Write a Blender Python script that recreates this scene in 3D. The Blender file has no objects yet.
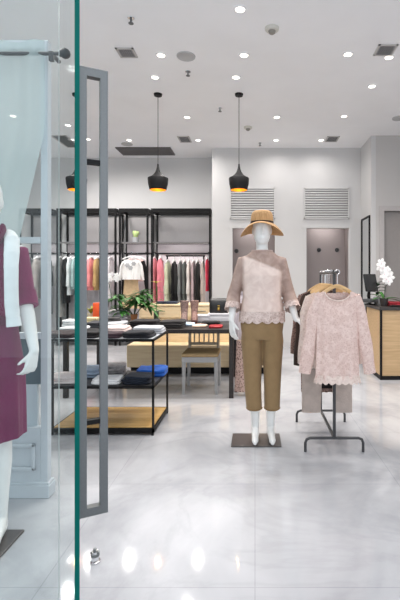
import bpy, bmesh, math, random
from mathutils import Vector, Matrix, noise as mnoise
random.seed(7)
PI = math.pi
SC = bpy.context.scene
COL = SC.collection
F, CX, CY, CAMH = 430.0, 255.0, 277.0, 1.3
CEIL = 3.7

def W(px, py, y):
    """pixel of the photograph at depth y -> world point"""
    return Vector(((px - CX) / F * y, y, CAMH - (py - CY) / F * y))
def X(px, y): return (px - CX) / F * y
def Zh(py, y): return CAMH - (py - CY) / F * y
def s2l(c):
    out = []
    for v in c[:3]:
        v = v / 255.0
        out.append(v / 12.92 if v <= 0.04045 else ((v + 0.055) / 1.055) ** 2.4)
    return (out[0], out[1], out[2], 1.0)

# ------------------------------------------------------------------ materials
MATS = {}
def pbsdf(name):
    m = bpy.data.materials.new(name); m.use_nodes = True
    return m, m.node_tree, m.node_tree.nodes['Principled BSDF']
def mat(name, rgb, rough=0.5, metal=0.0, noise=0.0, nscale=30.0, bump=0.0, bscale=80.0, spec=0.5, sheen=0.0):
    if name in MATS: return MATS[name]
    m, nt, b = pbsdf(name)
    col = s2l(rgb)
    b.inputs['Base Color'].default_value = col
    b.inputs['Roughness'].default_value = rough
    b.inputs['Metallic'].default_value = metal
    b.inputs['Specular IOR Level'].default_value = spec
    if sheen: b.inputs['Sheen Weight'].default_value = sheen
    tc = nt.nodes.new('ShaderNodeTexCoord')
    n = nt.nodes.new('ShaderNodeTexNoise'); n.inputs['Scale'].default_value = nscale; n.inputs['Detail'].default_value = 4
    nt.links.new(tc.outputs['Object'], n.inputs['Vector'])
    r = nt.nodes.new('ShaderNodeValToRGB')
    k = max(noise, 0.02)
    r.color_ramp.elements[0].position = 0.3; r.color_ramp.elements[1].position = 0.7
    r.color_ramp.elements[0].color = tuple(max(0, c * (1 - k)) for c in col[:3]) + (1,)
    r.color_ramp.elements[1].color = tuple(min(1, c * (1 + k)) for c in col[:3]) + (1,)
    nt.links.new(n.outputs['Fac'], r.inputs['Fac']); nt.links.new(r.outputs['Color'], b.inputs['Base Color'])
    if bump:
        n2 = nt.nodes.new('ShaderNodeTexNoise'); n2.inputs['Scale'].default_value = bscale
        nt.links.new(tc.outputs['Object'], n2.inputs['Vector'])
        bp = nt.nodes.new('ShaderNodeBump'); bp.inputs['Strength'].default_value = bump; bp.inputs['Distance'].default_value = 0.01
        nt.links.new(n2.outputs['Fac'], bp.inputs['Height']); nt.links.new(bp.outputs['Normal'], b.inputs['Normal'])
    MATS[name] = m
    return m
def cloth(name, rgb, noise=0.10, nscale=18): return mat('cloth_' + name, rgb, 0.85, 0, noise, nscale, 0.25, 60, 0.2, 0.1)
def emit(name, rgb, strength):
    if name in MATS: return MATS[name]
    m, nt, b = pbsdf(name)
    b.inputs['Base Color'].default_value = s2l(rgb)
    b.inputs['Emission Color'].default_value = s2l(rgb); b.inputs['Emission Strength'].default_value = strength
    MATS[name] = m; return m
def ramp2(nt, fac, c0, c1, p0=0.4, p1=0.6):
    r = nt.nodes.new('ShaderNodeValToRGB')
    r.color_ramp.elements[0].position = p0; r.color_ramp.elements[1].position = p1
    r.color_ramp.elements[0].color = c0; r.color_ramp.elements[1].color = c1
    nt.links.new(fac, r.inputs['Fac']); return r.outputs['Color']
def mixc(nt, fac, a, b, mode='MIX'):
    n = nt.nodes.new('ShaderNodeMix'); n.data_type = 'RGBA'; n.blend_type = mode
    for key, v in ((0, fac), (6, a), (7, b)):
        if hasattr(v, 'links') or isinstance(v, bpy.types.NodeSocket): nt.links.new(v, n.inputs[key])
        else: n.inputs[key].default_value = v
    return n.outputs[2]
def tex(nt, kind, scale, src='Object', **kw):
    tc = nt.nodes.new('ShaderNodeTexCoord'); n = nt.nodes.new(kind)
    nt.links.new(tc.outputs[src], n.inputs['Vector'])
    n.inputs['Scale'].default_value = scale
    for k, v in kw.items(): n.inputs[k.replace('_', ' ')].default_value = v
    return n

def marble():
    m, nt, b = pbsdf('marble_floor')
    big = tex(nt, 'ShaderNodeTexNoise', 0.9, Detail=6.0, Roughness=0.55, Distortion=0.6)
    base = ramp2(nt, big.outputs['Fac'], s2l((152, 153, 157)), s2l((190, 190, 193)), 0.32, 0.62)
    vein = tex(nt, 'ShaderNodeTexNoise', 1.3, Detail=8.0, Roughness=0.6, Distortion=1.0)
    mp = nt.nodes.new('ShaderNodeMath'); mp.operation = 'SUBTRACT'; nt.links.new(vein.outputs['Fac'], mp.inputs[0]); mp.inputs[1].default_value = 0.5
    ab = nt.nodes.new('ShaderNodeMath'); ab.operation = 'ABSOLUTE'; nt.links.new(mp.outputs[0], ab.inputs[0])
    vc = ramp2(nt, ab.outputs[0], (0.80, 0.80, 0.81, 1), (1, 1, 1, 1), 0.0, 0.05)
    c = mixc(nt, 0.36, base, vc, 'MULTIPLY')
    br = tex(nt, 'ShaderNodeTexBrick', 1.0)
    br.offset = 0.0; br.inputs['Mortar Size'].default_value = 0.0022; br.inputs['Brick Width'].default_value = 0.9; br.inputs['Row Height'].default_value = 0.9
    br.inputs['Color1'].default_value = br.inputs['Color2'].default_value = (1, 1, 1, 1); br.inputs['Mortar'].default_value = (0.8, 0.8, 0.81, 1)
    c = mixc(nt, 1.0, c, br.outputs['Color'], 'MULTIPLY')
    nt.links.new(c, b.inputs['Base Color'])
    b.inputs['Roughness'].default_value = 0.06; b.inputs['IOR'].default_value = 1.5
    MATS['marble'] = m; return m
def wood(name, a, bcol, scale=6, rough=0.4, axis=0):
    if name in MATS: return MATS[name]
    m, nt, b = pbsdf(name)
    tc = nt.nodes.new('ShaderNodeTexCoord'); mp = nt.nodes.new('ShaderNodeMapping')
    sc = [9, 9, 9]; sc[axis] = 0.7; mp.inputs['Scale'].default_value = sc
    nt.links.new(tc.outputs['Object'], mp.inputs['Vector'])
    n = nt.nodes.new('ShaderNodeTexNoise'); n.inputs['Scale'].default_value = scale; n.inputs['Detail'].default_value = 6
    nt.links.new(mp.outputs['Vector'], n.inputs['Vector'])
    nt.links.new(ramp2(nt, n.outputs['Fac'], s2l(a), s2l(bcol), 0.35, 0.65), b.inputs['Base Color'])
    b.inputs['Roughness'].default_value = rough
    MATS[name] = m; return m
def lace(name, light, dark, scale=55):
    m, nt, b = pbsdf(name)
    v = tex(nt, 'ShaderNodeTexVoronoi', scale)
    n = tex(nt, 'ShaderNodeTexNoise', 20, Detail=6.0, Distortion=1.2)
    c1 = ramp2(nt, v.outputs['Distance'], s2l(dark), s2l(light), 0.15, 0.5)
    c2 = ramp2(nt, n.outputs['Fac'], s2l(dark), s2l(light), 0.42, 0.62)
    nt.links.new(mixc(nt, 0.45, c1, c2), b.inputs['Base Color'])
    bp = nt.nodes.new('ShaderNodeBump'); bp.inputs['Strength'].default_value = 0.4; bp.inputs['Distance'].default_value = 0.006
    nt.links.new(v.outputs['Distance'], bp.inputs['Height']); nt.links.new(bp.outputs['Normal'], b.inputs['Normal'])
    b.inputs['Roughness'].default_value = 0.85; b.inputs['Specular IOR Level'].default_value = 0.2
    MATS[name] = m; return m
def leopard(name, light, dark, scale=62):
    m, nt, b = pbsdf(name)
    v = tex(nt, 'ShaderNodeTexVoronoi', scale, Randomness=1.0)
    nt.links.new(ramp2(nt, v.outputs['Distance'], s2l(dark), s2l(light), 0.3, 0.42), b.inputs['Base Color'])
    b.inputs['Roughness'].default_value = 0.8
    MATS[name] = m; return m
def sheer_blouse():
    m, nt, b = pbsdf('sheer_dusty_pink')
    tc = nt.nodes.new('ShaderNodeTexCoord'); sp = nt.nodes.new('ShaderNodeSeparateXYZ'); nt.links.new(tc.outputs['Object'], sp.inputs[0])
    # the camisole under the sheer cloth ends along a curved neckline and a body outline
    ax = nt.nodes.new('ShaderNodeMath'); ax.operation = 'MULTIPLY_ADD'; nt.links.new(sp.outputs['X'], ax.inputs[0]); ax.inputs[1].default_value = 0.42
    nt.links.new(sp.outputs['Z'], ax.inputs[2])
    r1 = ramp2(nt, ax.outputs[0], (1, 1, 1, 1), (0, 0, 0, 1), 1.388 / 2, 1.402 / 2)
    half = nt.nodes.new('ShaderNodeMath'); half.operation = 'MULTIPLY'; half.inputs[1].default_value = 0.5
    nt.links.new(ax.outputs[0], half.inputs[0])
    r1n = [n for n in nt.nodes if n.type == 'VALTORGB'][0]
    nt.links.new(half.outputs[0], r1n.inputs['Fac'])
    ab = nt.nodes.new('ShaderNodeMath'); ab.operation = 'ABSOLUTE'; nt.links.new(sp.outputs['X'], ab.inputs[0])
    r2 = ramp2(nt, ab.outputs[0], (1, 1, 1, 1), (0, 0, 0, 1), 0.135, 0.16)
    mk = mixc(nt, 1.0, r1, r2, 'MULTIPLY')
    n = tex(nt, 'ShaderNodeTexNoise', 14, Detail=4.0, Distortion=1.0)
    over = ramp2(nt, n.outputs['Fac'], s2l((164, 140, 130)), s2l((188, 164, 153)), 0.35, 0.65)
    under = ramp2(nt, n.outputs['Fac'], s2l((224, 202, 192)), s2l((238, 219, 209)), 0.35, 0.65)
    nt.links.new(mixc(nt, mk, over, under), b.inputs['Base Color'])
    b.inputs['Roughness'].default_value = 0.8; b.inputs['Specular IOR Level'].default_value = 0.25
    MATS['sheer'] = m; return m
def glass(name, tint, refl):
    m = bpy.data.materials.new(name); m.use_nodes = True; nt = m.node_tree; nt.nodes.clear()
    o = nt.nodes.new('ShaderNodeOutputMaterial'); t = nt.nodes.new('ShaderNodeBsdfTransparent'); g = nt.nodes.new('ShaderNodeBsdfGlossy')
    t.inputs['Color'].default_value = tint; g.inputs['Roughness'].default_value = 0.01; g.inputs['Color'].default_value = (0.95, 1, 1, 1)
    mx = nt.nodes.new('ShaderNodeMixShader'); mx.inputs[0].default_value = refl
    nt.links.new(t.outputs[0], mx.inputs[1]); nt.links.new(g.outputs[0], mx.inputs[2]); nt.links.new(mx.outputs[0], o.inputs[0])
    MATS[name] = m; return m
def sheer_cloth(name, rgb, alpha):
    m = bpy.data.materials.new(name); m.use_nodes = True; nt = m.node_tree; nt.nodes.clear()
    o = nt.nodes.new('ShaderNodeOutputMaterial'); t = nt.nodes.new('ShaderNodeBsdfTransparent'); d = nt.nodes.new('ShaderNodeBsdfDiffuse')
    tl = nt.nodes.new('ShaderNodeBsdfTranslucent'); m1 = nt.nodes.new('ShaderNodeMixShader'); m1.inputs[0].default_value = 0.45
    d.inputs['Color'].default_value = tl.inputs['Color'].default_value = s2l(rgb)
    mx = nt.nodes.new('ShaderNodeMixShader'); mx.inputs[0].default_value = alpha
    nt.links.new(d.outputs[0], m1.inputs[1]); nt.links.new(tl.outputs[0], m1.inputs[2])
    nt.links.new(t.outputs[0], mx.inputs[1]); nt.links.new(m1.outputs[0], mx.inputs[2]); nt.links.new(mx.outputs[0], o.inputs[0])
    MATS[name] = m; return m

M_wall = mat('wall_paint', (208, 207, 207), 0.6, noise=0.01, nscale=2)
M_wallc = mat('ceiling_paint', (246, 246, 248), 0.7, noise=0.01, nscale=2)
M_grey = mat('side_wall_paint', (196, 193, 191), 0.6, noise=0.01, nscale=2)
M_taupe = mat('taupe_panel', (148, 138, 137), 0.55, noise=0.02, nscale=3)
M_white = mat('white_lacquer', (226, 229, 233), 0.35, noise=0.01)
M_black = mat('black_metal', (13, 12, 13), 0.5, noise=0.05, spec=0.25)
M_dgrey = mat('charcoal_metal', (62, 62, 64), 0.4, noise=0.05)
M_steel = mat('brushed_steel', (120, 123, 124), 0.42, 0.85, noise=0.04, nscale=200)
M_chrome = mat('chrome', (215, 215, 215), 0.15, 1.0)
M_gloss = mat('mannequin_white', (238, 237, 234), 0.28, noise=0.01)
M_marble = marble()
M_oak = wood('pale_oak', (232, 206, 164), (244, 222, 184), 5, 0.45, 0)
M_oakv = wood('desk_oak', (190, 158, 116), (206, 174, 132), 5, 0.45, 0)
M_dwood = wood('dark_walnut', (30, 24, 22), (44, 35, 31), 6, 0.4, 0)
M_hang = wood('beech_hanger', (196, 156, 104), (222, 184, 132), 6, 0.45, 0)
M_straw = wood('straw', (178, 136, 90), (204, 162, 114), 16, 0.8, 2)
M_lace = lace('dusty_pink_lace', (234, 210, 201), (206, 174, 164), 75)
M_lace2 = lace('cream_lace', (232, 214, 204), (206, 182, 172))
M_leo = leopard('leopard_print', (206, 176, 164), (104, 70, 66))
M_snake = leopard('snake_print', (150, 124, 116), (74, 60, 58), 90)
M_sheer = sheer_blouse()
M_gold = mat('gold_inside', (206, 148, 50), 0.4, 0.7)
M_lamp = emit('lamp_glow', (255, 246, 232), 5)
M_bulb = emit('bulb_glow', (255, 196, 96), 6)
M_led = emit('led_glow', (150, 146, 142), 0.5)
M_glass = glass('clear_glass', (0.93, 0.965, 0.965, 1), 0.025)
M_leafglass = glass('door_glass', (0.95, 0.975, 0.975, 1), 0.015)
M_shelfglass = glass('shelf_glass', (0.8, 0.84, 0.84, 1), 0.18)
M_edge = mat('glass_edge_teal', (0, 96, 88), 0.35, noise=0.12, nscale=5, spec=0.1)
M_edge2 = mat('glass_edge_pale', (160, 178, 178), 0.3)
M_curtain = sheer_cloth('mint_sheer', (204, 219, 220), 0.64)
M_part = mat('partition_paint', (196, 201, 206), 0.4, noise=0.01)
M_green = mat('leaf_green', (62, 118, 48), 0.5, noise=0.35, nscale=25)
M_dgreen = mat('leaf_dark', (34, 62, 34), 0.45, noise=0.3, nscale=25)
M_terra = mat('terracotta', (178, 116, 72), 0.7, noise=0.1)
M_petal = mat('white_petal', (244, 242, 240), 0.6, noise=0.02)
M_red = mat('red_card', (170, 34, 40), 0.5, noise=0.1)
M_orange = mat('orange_card', (246, 92, 34), 0.5, noise=0.04)
M_screen = mat('screen_black', (34, 36, 38), 0.3)

# ------------------------------------------------------------------ mesh helpers
def BM(): return bmesh.new()
def box(bm, lo, hi, bev=0.0, seg=2):
    r = bmesh.ops.create_cube(bm, size=1.0)
    s = [hi[i] - lo[i] for i in range(3)]; c = [(hi[i] + lo[i]) / 2 for i in range(3)]
    for v in r['verts']: v.co = Vector((v.co.x * s[0] + c[0], v.co.y * s[1] + c[1], v.co.z * s[2] + c[2]))
    if bev:
        es = list({e for v in r['verts'] for e in v.link_edges})
        bmesh.ops.bevel(bm, geom=es, offset=bev, segments=seg, affect='EDGES', profile=0.5)
def loft(bm, rings, cap=True, closed=True):
    R = [[bm.verts.new(p) for p in ring] for ring in rings]
    n = len(R[0])
    for a, b in zip(R, R[1:]):
        for i in range(n if closed else n - 1):
            j = (i + 1) % n
            bm.faces.new((a[i], a[j], b[j], b[i]))
    if cap:
        bm.faces.new(list(reversed(R[0]))); bm.faces.new(R[-1])
    return R
def frame_of(t):
    t = t.normalized(); u = Vector((0, 0, 1)) if abs(t.z) < 0.9 else Vector((0, 1, 0))
    a = t.cross(u).normalized(); return a, a.cross(t).normalized()
def tube(bm, pts, r, seg=10, cap=True, ry=None):
    pts = [Vector(p) for p in pts]; n = len(pts)
    rs = r if isinstance(r, (list, tuple)) else [r] * n
    rys = rs if ry is None else (ry if isinstance(ry, (list, tuple)) else [ry] * n)
    rings = []; a = None
    for i, p in enumerate(pts):
        t = (pts[min(i + 1, n - 1)] - pts[max(i - 1, 0)]).normalized()
        if a is None: a, b = frame_of(t)
        else:
            a = (a - t * a.dot(t)).normalized(); b = a.cross(t).normalized()
        rings.append([p + a * math.cos(2 * PI * k / seg) * rs[i] + b * math.sin(2 * PI * k / seg) * rys[i] for k in range(seg)])
    loft(bm, rings, cap)
def lathe(bm, prof, c=(0, 0, 0), seg=24, cap=True):
    c = Vector(c)
    loft(bm, [[c + Vector((max(r, 1e-4) * math.cos(2 * PI * k / seg), max(r, 1e-4) * math.sin(2 * PI * k / seg), z)) for k in range(seg)] for r, z in prof], cap)
def ell(bm, c, r, sub=2, rot=None):
    g = bmesh.ops.create_icosphere(bm, subdivisions=sub, radius=1.0)
    for v in g['verts']:
        p = Vector((v.co.x * r[0], v.co.y * r[1], v.co.z * r[2]))
        if rot: p = rot @ p
        v.co = p + Vector(c)
def capsule(bm, p0, r0, p1, r1, seg=12):
    p0, p1 = Vector(p0), Vector(p1)
    ell(bm, p0, (r0,) * 3); ell(bm, p1, (r1,) * 3)
    tube(bm, [p0, p1], [r0, r1], seg)
def rings_z(bm, data, seg=28, cap=True, p=2.2, wave=0.0, nw=0):
    """elliptical rings: (z, half width, half depth, cx, cy)"""
    out = []
    for i, d in enumerate(data):
        z, hw, hd = d[:3]; cx = d[3] if len(d) > 3 else 0; cy = d[4] if len(d) > 4 else 0
        ring = []
        for k in range(seg):
            a = 2 * PI * k / seg; ca, sa = math.cos(a), math.sin(a)
            w = 1 + (wave * (1 - i / max(1, len(data) - 1)) * math.sin(nw * a) if nw else 0)
            ring.append(Vector((cx + w * hw * math.copysign(abs(ca) ** (2 / p), ca), cy + w * hd * math.copysign(abs(sa) ** (2 / p), sa), z)))
        out.append(ring)
    return loft(bm, out, cap)
def finish(name, bm, mats, smooth=True):
    bmesh.ops.recalc_face_normals(bm, faces=bm.faces[:])
    me = bpy.data.meshes.new(name); bm.to_mesh(me); bm.free()
    for m in (mats if isinstance(mats, (list, tuple)) else [mats]): me.materials.append(m)
    if smooth:
        for p in me.polygons: p.use_smooth = True
        try: me.set_sharp_from_angle(angle=math.radians(40))
        except Exception: pass
    return me
def obj(name, bm, mats, parent=None, smooth=True, loc=None, label=None):
    o = bpy.data.objects.new(name, finish(name, bm, mats, smooth)); COL.objects.link(o)
    if parent: o.parent = parent
    if loc is not None: o.location = loc
    if label: o['label'] = label
    return o
def remesh(o, voxel, smooth_it=4):
    m = o.modifiers.new('r', 'REMESH'); m.mode = 'VOXEL'; m.voxel_size = voxel; m.use_smooth_shade = True
    s = o.modifiers.new('s', 'SMOOTH'); s.factor = 0.5; s.iterations = smooth_it
    bpy.context.view_layer.update()
    dg = bpy.context.evaluated_depsgraph_get()
    me = bpy.data.meshes.new_from_object(o.evaluated_get(dg))
    o.modifiers.clear(); old = o.data; o.data = me
    if not me.materials:
        for mm in old.materials: me.materials.append(mm)
    for p in me.polygons: p.use_smooth = True
    return o
def tag(o, label, cat, group=None):
    o['label'] = label; o['category'] = cat
    if group: o['group'] = group
    return o
def thing(name, label, cat, loc=(0, 0, 0), rz=0.0, group=None):
    o = bpy.data.objects.new(name, None); COL.objects.link(o); o.empty_display_size = 0.1
    o.location = loc; o.rotation_euler = (0, 0, rz)
    return tag(o, label, cat, group)
def struct(name, bm, m, parent=None, smooth=False):
    o = obj(name, bm, m, parent, smooth)
    o['kind'] = 'structure'; return o
def copy_tree(o, parent=None):
    c = o.copy(); COL.objects.link(c)
    if parent is not None: c.parent = parent
    for ch in list(o.children): copy_tree(ch, c)
    return c
def dup(o, loc, label, rz=None, group=None):
    c = copy_tree(o); c.location = loc; c['label'] = label
    if rz is not None: c.rotation_euler = (0, 0, rz)
    if group: c['group'] = group
    return c
_used = set()
def first_or_dup(proto, loc, label, rz=None):
    if proto.name not in _used:
        _used.add(proto.name); proto.location = loc; proto['label'] = label
        if rz is not None: proto.rotation_euler = (0, 0, rz)
        return proto
    return dup(proto, loc, label, rz)

# ------------------------------------------------------------------ camera
cam = bpy.data.cameras.new('camera'); co = bpy.data.objects.new('camera', cam); COL.objects.link(co)
co.location = (0, 0, CAMH); co.rotation_euler = (PI / 2, 0, 0)
cam.sensor_fit = 'VERTICAL'; cam.sensor_height = 36.0; cam.lens = F / 600 * 36.0
cam.shift_x = -(CX - 200) / 600; cam.shift_y = -(300 - CY) / 600; cam.clip_start = 0.05
SC.camera = co

# ------------------------------------------------------------------ the room
YB, YD, YR = 8.67, 8.0, 7.3
XL, XR, XC, XE = -5.4, 3.4, -0.8, 1.97
bm = BM(); box(bm, (XL - .1, -3.5, -0.1), (XR + .1, 9.6, 0)); struct('floor', bm, M_marble)
bm = BM(); box(bm, (XL - .1, 1.6, CEIL), (XR + .1, 9.6, CEIL + .1)); struct('ceiling', bm, M_wallc)
bm = BM(); box(bm, (XL - .1, YB, 0), (XC, YB + .1, CEIL)); box(bm, (XC, YD + .1, 0), (XC + .1, YB + .1, CEIL)); struct('wall_back', bm, M_wall)
D = [(X(230, YD), X(275, YD)), (X(304, YD), X(349, YD))]; DT = Zh(228, YD)
bm = BM()
box(bm, (XC, YD, 0), (D[0][0], YD + .1, CEIL)); box(bm, (D[0][1], YD, 0), (D[1][0], YD + .1, CEIL)); box(bm, (D[1][1], YD, 0), (XE, YD + .1, CEIL))
for a, b in D: box(bm, (a, YD, DT), (b, YD + .1, CEIL))
struct('wall_fitting_room', bm, M_wall)
for i, (a, b) in enumerate(D):
    bm = BM()
    box(bm, (a - .04, YD + .1, 0), (a - .005, 8.38, DT + .1)); box(bm, (b + .005, YD + .1, 0), (b + .04, 8.38, DT + .1)); box(bm, (a - .04, 8.38, 0), (b + .04, 8.43, DT + .1)); box(bm, (a - .04, YD + .1, DT + .1), (b + .04, 8.43, DT + .14))
    struct('wall_cubicle_' + str(i + 1), bm, M_taupe)
    l = bpy.data.lights.new('cubicle_fill_light', 'AREA'); l.shape = 'RECTANGLE'; l.size = .5; l.size_y = .08; l.energy = 1.8; l.color = (1, .95, .92)  # unseen fill added to brighten the taupe walls inside
    o = bpy.data.objects.new('cubicle_fill_light', l); COL.objects.link(o); o.location = ((a + b) / 2, YD + .14, DT + .05); o.rotation_euler = (math.radians(40), 0, 0)
    bm = BM(); w = .05
    box(bm, (a, YD - .012, 0), (a + .045, YD + .1, DT)); box(bm, (a - w, YD - .012, DT), (b + w, YD - .001, DT + .05)); box(bm, (b, YD - .012, 0), (b + .04, YD - .001, DT))
    struct('trim_%d' % (i + 1), bm, M_wall)
bm = BM(); box(bm, (XE, YR, 0), (XE + .08, 9.6, CEIL)); struct('wall_corner', bm, M_wall)
DX0, DX1 = X(384, YR), X(384, YR) + .95; DZ = Zh(211, YR)
bm = BM(); box(bm, (XE + .08, YR, 0), (DX0, YR + .1, CEIL)); box(bm, (DX1, YR, 0), (XR + .1, YR + .1, CEIL)); box(bm, (DX0, YR, DZ), (DX1, YR + .1, CEIL)); struct('wall_right_end', bm, M_grey)
bm = BM(); box(bm, (DX0, YR + .05, 0), (DX1, YR + .09, DZ)); d1 = struct('door_1', bm, mat('door_grey', (150, 145, 143), .5))
bm = BM(); w = X(384, YR) - X(379, YR)
box(bm, (DX0 - w, YR - .02, 0), (DX0, YR + .05, DZ)); box(bm, (DX1, YR - .02, 0), (DX1 + w, YR + .05, DZ)); box(bm, (DX0 - w, YR - .02, DZ), (DX1 + w, YR + .05, DZ + w)); struct('trim_3', bm, mat('door_frame_grey', (186, 181, 180), .5))
bm = BM(); box(bm, (XL - .1, 1.6, 0), (XL, YB, CEIL)); struct('wall_left', bm, M_wall)
bm = BM(); box(bm, (XR, 1.6, 0), (XR + .1, YR, CEIL)); struct('wall_right', bm, M_wall)
bm = BM()
box(bm, (XC, YD - .015, 0), (D[0][0] - .0, YD - .001, .1)); box(bm, (D[0][1] + .04, YD - .015, 0), (D[1][0], YD - .001, .1)); box(bm, (D[1][1] + .04, YD - .015, 0), (XE - .001, YD - .001, .1))
struct('baseboard_back', bm, mat('baseboard_grey', (205, 204, 204), .4))
bm = BM(); box(bm, (XL, 1.66, 2.95), (XR, 1.78, 3.08)); struct('trim_4', bm, M_steel)

# shop window pane + open glass door
H = Vector((X(61, 1.72), 1.72, 0)); N = Vector((-0.455, 1.10, 0))
def slab(bm, a, b, th, z0, z1, far=-1):
    d = (b - a).normalized(); n = Vector((d.y, -d.x, 0)) * (th / 2)
    q = [a - n, b - n, b + n, a + n]
    v = [bm.verts.new((p.x, p.y, z)) for z in (z0, z1) for p in q]
    fs = [bm.faces.new([v[i] for i in ix]) for ix in ((3, 2, 1, 0), (4, 5, 6, 7), (0, 1, 5, 4), (1, 2, 6, 5), (2, 3, 7, 6), (3, 0, 4, 7))]
    for k, f in enumerate(fs): f.material_index = 0 if k in (2, 4, 0, 1) else (2 if k == far else 1)
bm = BM(); slab(bm, Vector((XL, 1.72, 0)), H + Vector((-.008, 0, 0)), .008, -.002, 2.95)
o = obj('window_1', bm, [M_glass, M_edge2], smooth=False); o['kind'] = 'structure'; o['label'] = 'fixed shop window pane'
dr = thing('glass_door', 'open frameless glass door leaf with teal edge and long steel pull handle', 'door', (H.x, H.y, 0))
NL = N - Vector((H.x, H.y, 0)); dd = NL.normalized(); nn = Vector((-dd.y, dd.x, 0))
if nn.x < 0: nn = -nn
bm = BM(); slab(bm, dd * .006, NL, .012, .012, 2.9, 5); obj('pane', bm, [M_leafglass, M_edge, M_leafglass], dr, False, label='clear pane with a thick teal edge')
def hp(s, o, z): return NL - dd * s + nn * o + Vector((0, 0, z))
def obar(bm, s0, s1, o0, o1, z0, z1):
    v = [bm.verts.new(hp(s, o, z)) for z in (z0, z1) for (s, o) in ((s0, o0), (s1, o0), (s1, o1), (s0, o1))]
    for ix in ((3, 2, 1, 0), (4, 5, 6, 7), (0, 1, 5, 4), (1, 2, 6, 5), (2, 3, 7, 6), (3, 0, 4, 7)): bm.faces.new([v[i] for i in ix])
HT, HB = Zh(69, 1.15), Zh(515, 1.15)
bm = BM(); obar(bm, .03, .052, .008, .0265, HB, HT); obar(bm, .03, .052, .0605, .080, HB, HT); obar(bm, .03, .052, .0265, .0605, HT - .022, HT); obar(bm, .03, .052, .0265, .0605, HB, HB + .022)
h = obj('handle', bm, M_steel, dr, False, label='long rectangular brushed steel pull handle')
bm = BM()
for z in (Zh(162, 1.15), Zh(422, 1.15)): obar(bm, .032, .05, .0266, .0604, z - .006, z + .006)
for z in (Zh(162, 1.15), Zh(422, 1.15)): tube(bm, [hp(.041, .0061, z), hp(.041, .0079, z)], .012, 12)
obj('mount', bm, M_black, h, label='black cross mounts')
bm = BM(); obar(bm, NL.length - .05, NL.length - .001, -.012, .012, 2.8, 2.95); obj('pivot', bm, M_steel, dr, False)
ds = thing('door_stop', 'small chrome floor door stop on the marble beside the glass door', 'door stop', (X(95, 1.96), 1.96, 0))
bm = BM(); lathe(bm, [(.024, 0), (.024, .008), (.017, .012), (.017, .035), (.013, .04), (.013, .05)], seg=20); obj('base', bm, M_chrome, ds)
bm = BM(); lathe(bm, [(.02, .03), (.021, .036), (.02, .042)], seg=20); box(bm, (-.02, -.006, .034), (.02, .006, .05), .002); lathe(bm, [(.007, .05), (.008, .062), (.003, .066)], seg=12); obj('catch', bm, M_steel, ds)

# display partition with wainscot on the left
PY = 2.54
Xj0, Xj1 = X(40.5, PY), X(47.6, PY); PL = -3.2
bm = BM()
ztop = Zh(40, PY)
box(bm, (Xj0, PY, 0), (Xj1, PY + .05, ztop), .004)
box(bm, (PL, PY, ztop - .05), (Xj0, PY + .05, ztop))
for y0, y1 in ((237, 243), (333, 339)): box(bm, (PL, PY, Zh(y1, PY)), (Xj0, PY + .05, Zh(y0, PY)))
box(bm, (PL, PY, 0), (Xj0, PY + .05, Zh(428, PY)))
pw = struct('wall_partition', bm, M_part)
bm = BM(); box(bm, (PL, PY + .04, Zh(386, PY)), (Xj0, PY + .06, Zh(339, PY))); struct('dark_reflection_panel', bm, mat('slate_teal', (70, 92, 102), .4), pw)  # dark reflection in the lower opening, put into a panel colour
bm = BM(); box(bm, (PL, PY + .04, Zh(428, PY)), (X(34, PY), PY + .06, Zh(386, PY))); struct('pale_reflection_panel', bm, mat('pale_reflection', (196, 204, 210), .4), pw)  # paler part of the same reflection, also put into a panel colour
bm = BM()
x0, x1, z0, z1 = -2.4, X(36, PY), Zh(470, PY), Zh(443, PY)
for (a, b, c, d) in ((x0, x1, z0, z0 + .022), (x0, x1, z1 - .022, z1), (x1 - .022, x1, z0, z1), (x0, x0 + .022, z0, z1)): box(bm, (a, PY - .018, c), (b, PY - .001, d), .006)
struct('panel_moulding', bm, M_part, pw)
bm = BM(); box(bm, (PL, PY - .018, 0), (Xj1 + .016, PY + .068, .075), .004); box(bm, (PL, PY - .012, .075), (Xj1 + .012, PY + .062, .09), .004); struct('baseboard_partition', bm, M_part)

rd = thing('curtain_rod', 'dark curtain rod with a ball finial above the display partition', 'curtain rod', (X(0, 2.5), 2.47, Zh(53.5, 2.47)))
rx = rd.location.x
bm = BM(); tube(bm, [(-1.4, 0, 0), (X(62, 2.47) - rx, 0, 0)], .011, 12); obj('rod', bm, M_dgrey, rd)
bm = BM(); xf = X(62, 2.47) - rx; tube(bm, [(xf - .012, 0, 0), (xf, 0, 0)], .019, 16); ell(bm, (xf + .018, 0, 0), (.03, .03, .03)); obj('finial', bm, M_dgrey, rd)
bm = BM(); xb = X(51.5, 2.47) - rx; tube(bm, [(xb, 0, 0), (xb, .095, 0)], .012); box(bm, (xb - .013, -.012, -.045), (xb + .013, .012, .01), .003); obj('bracket', bm, M_dgrey, rd)

def curtain():
    # hangs from the rod, gathered to the left lower down
    y0 = 2.47; bm = BM(); xl = -3.0; cols, rows = 90, 26
    zt = Zh(40.5, y0); zb = .62; xr_top = X(48, y0); grid = []
    for r in range(rows + 1):
        t = r / rows; z = zt + (zb - zt) * t; py = CY + (CAMH - z) * F / y0
        if py < 130: rp = 44.5
        else: rp = 44.5 - (py - 130) * 26 / 108
        xr = X(max(rp, -40), y0)
        row = []
        for c in range(cols + 1):
            u = c / cols; x = xl + (xr - xl) * u
            amp = .016 + .012 * t
            row.append(bm.verts.new((x, y0 + amp * math.sin(u * 2 * PI * 8 + .6 * math.sin(3 * t)) + .004 * math.sin(9 * u + 5 * t), z)))
        grid.append(row)
    for a, b in zip(grid, grid[1:]):
        for c in range(cols): bm.faces.new((a[c], a[c + 1], b[c + 1], b[c]))
    o = obj('sheer_curtain', bm, M_curtain); tag(o, 'pale mint sheer curtain drawn aside on the dark rod', 'curtain')
    return o
curtain()

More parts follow.
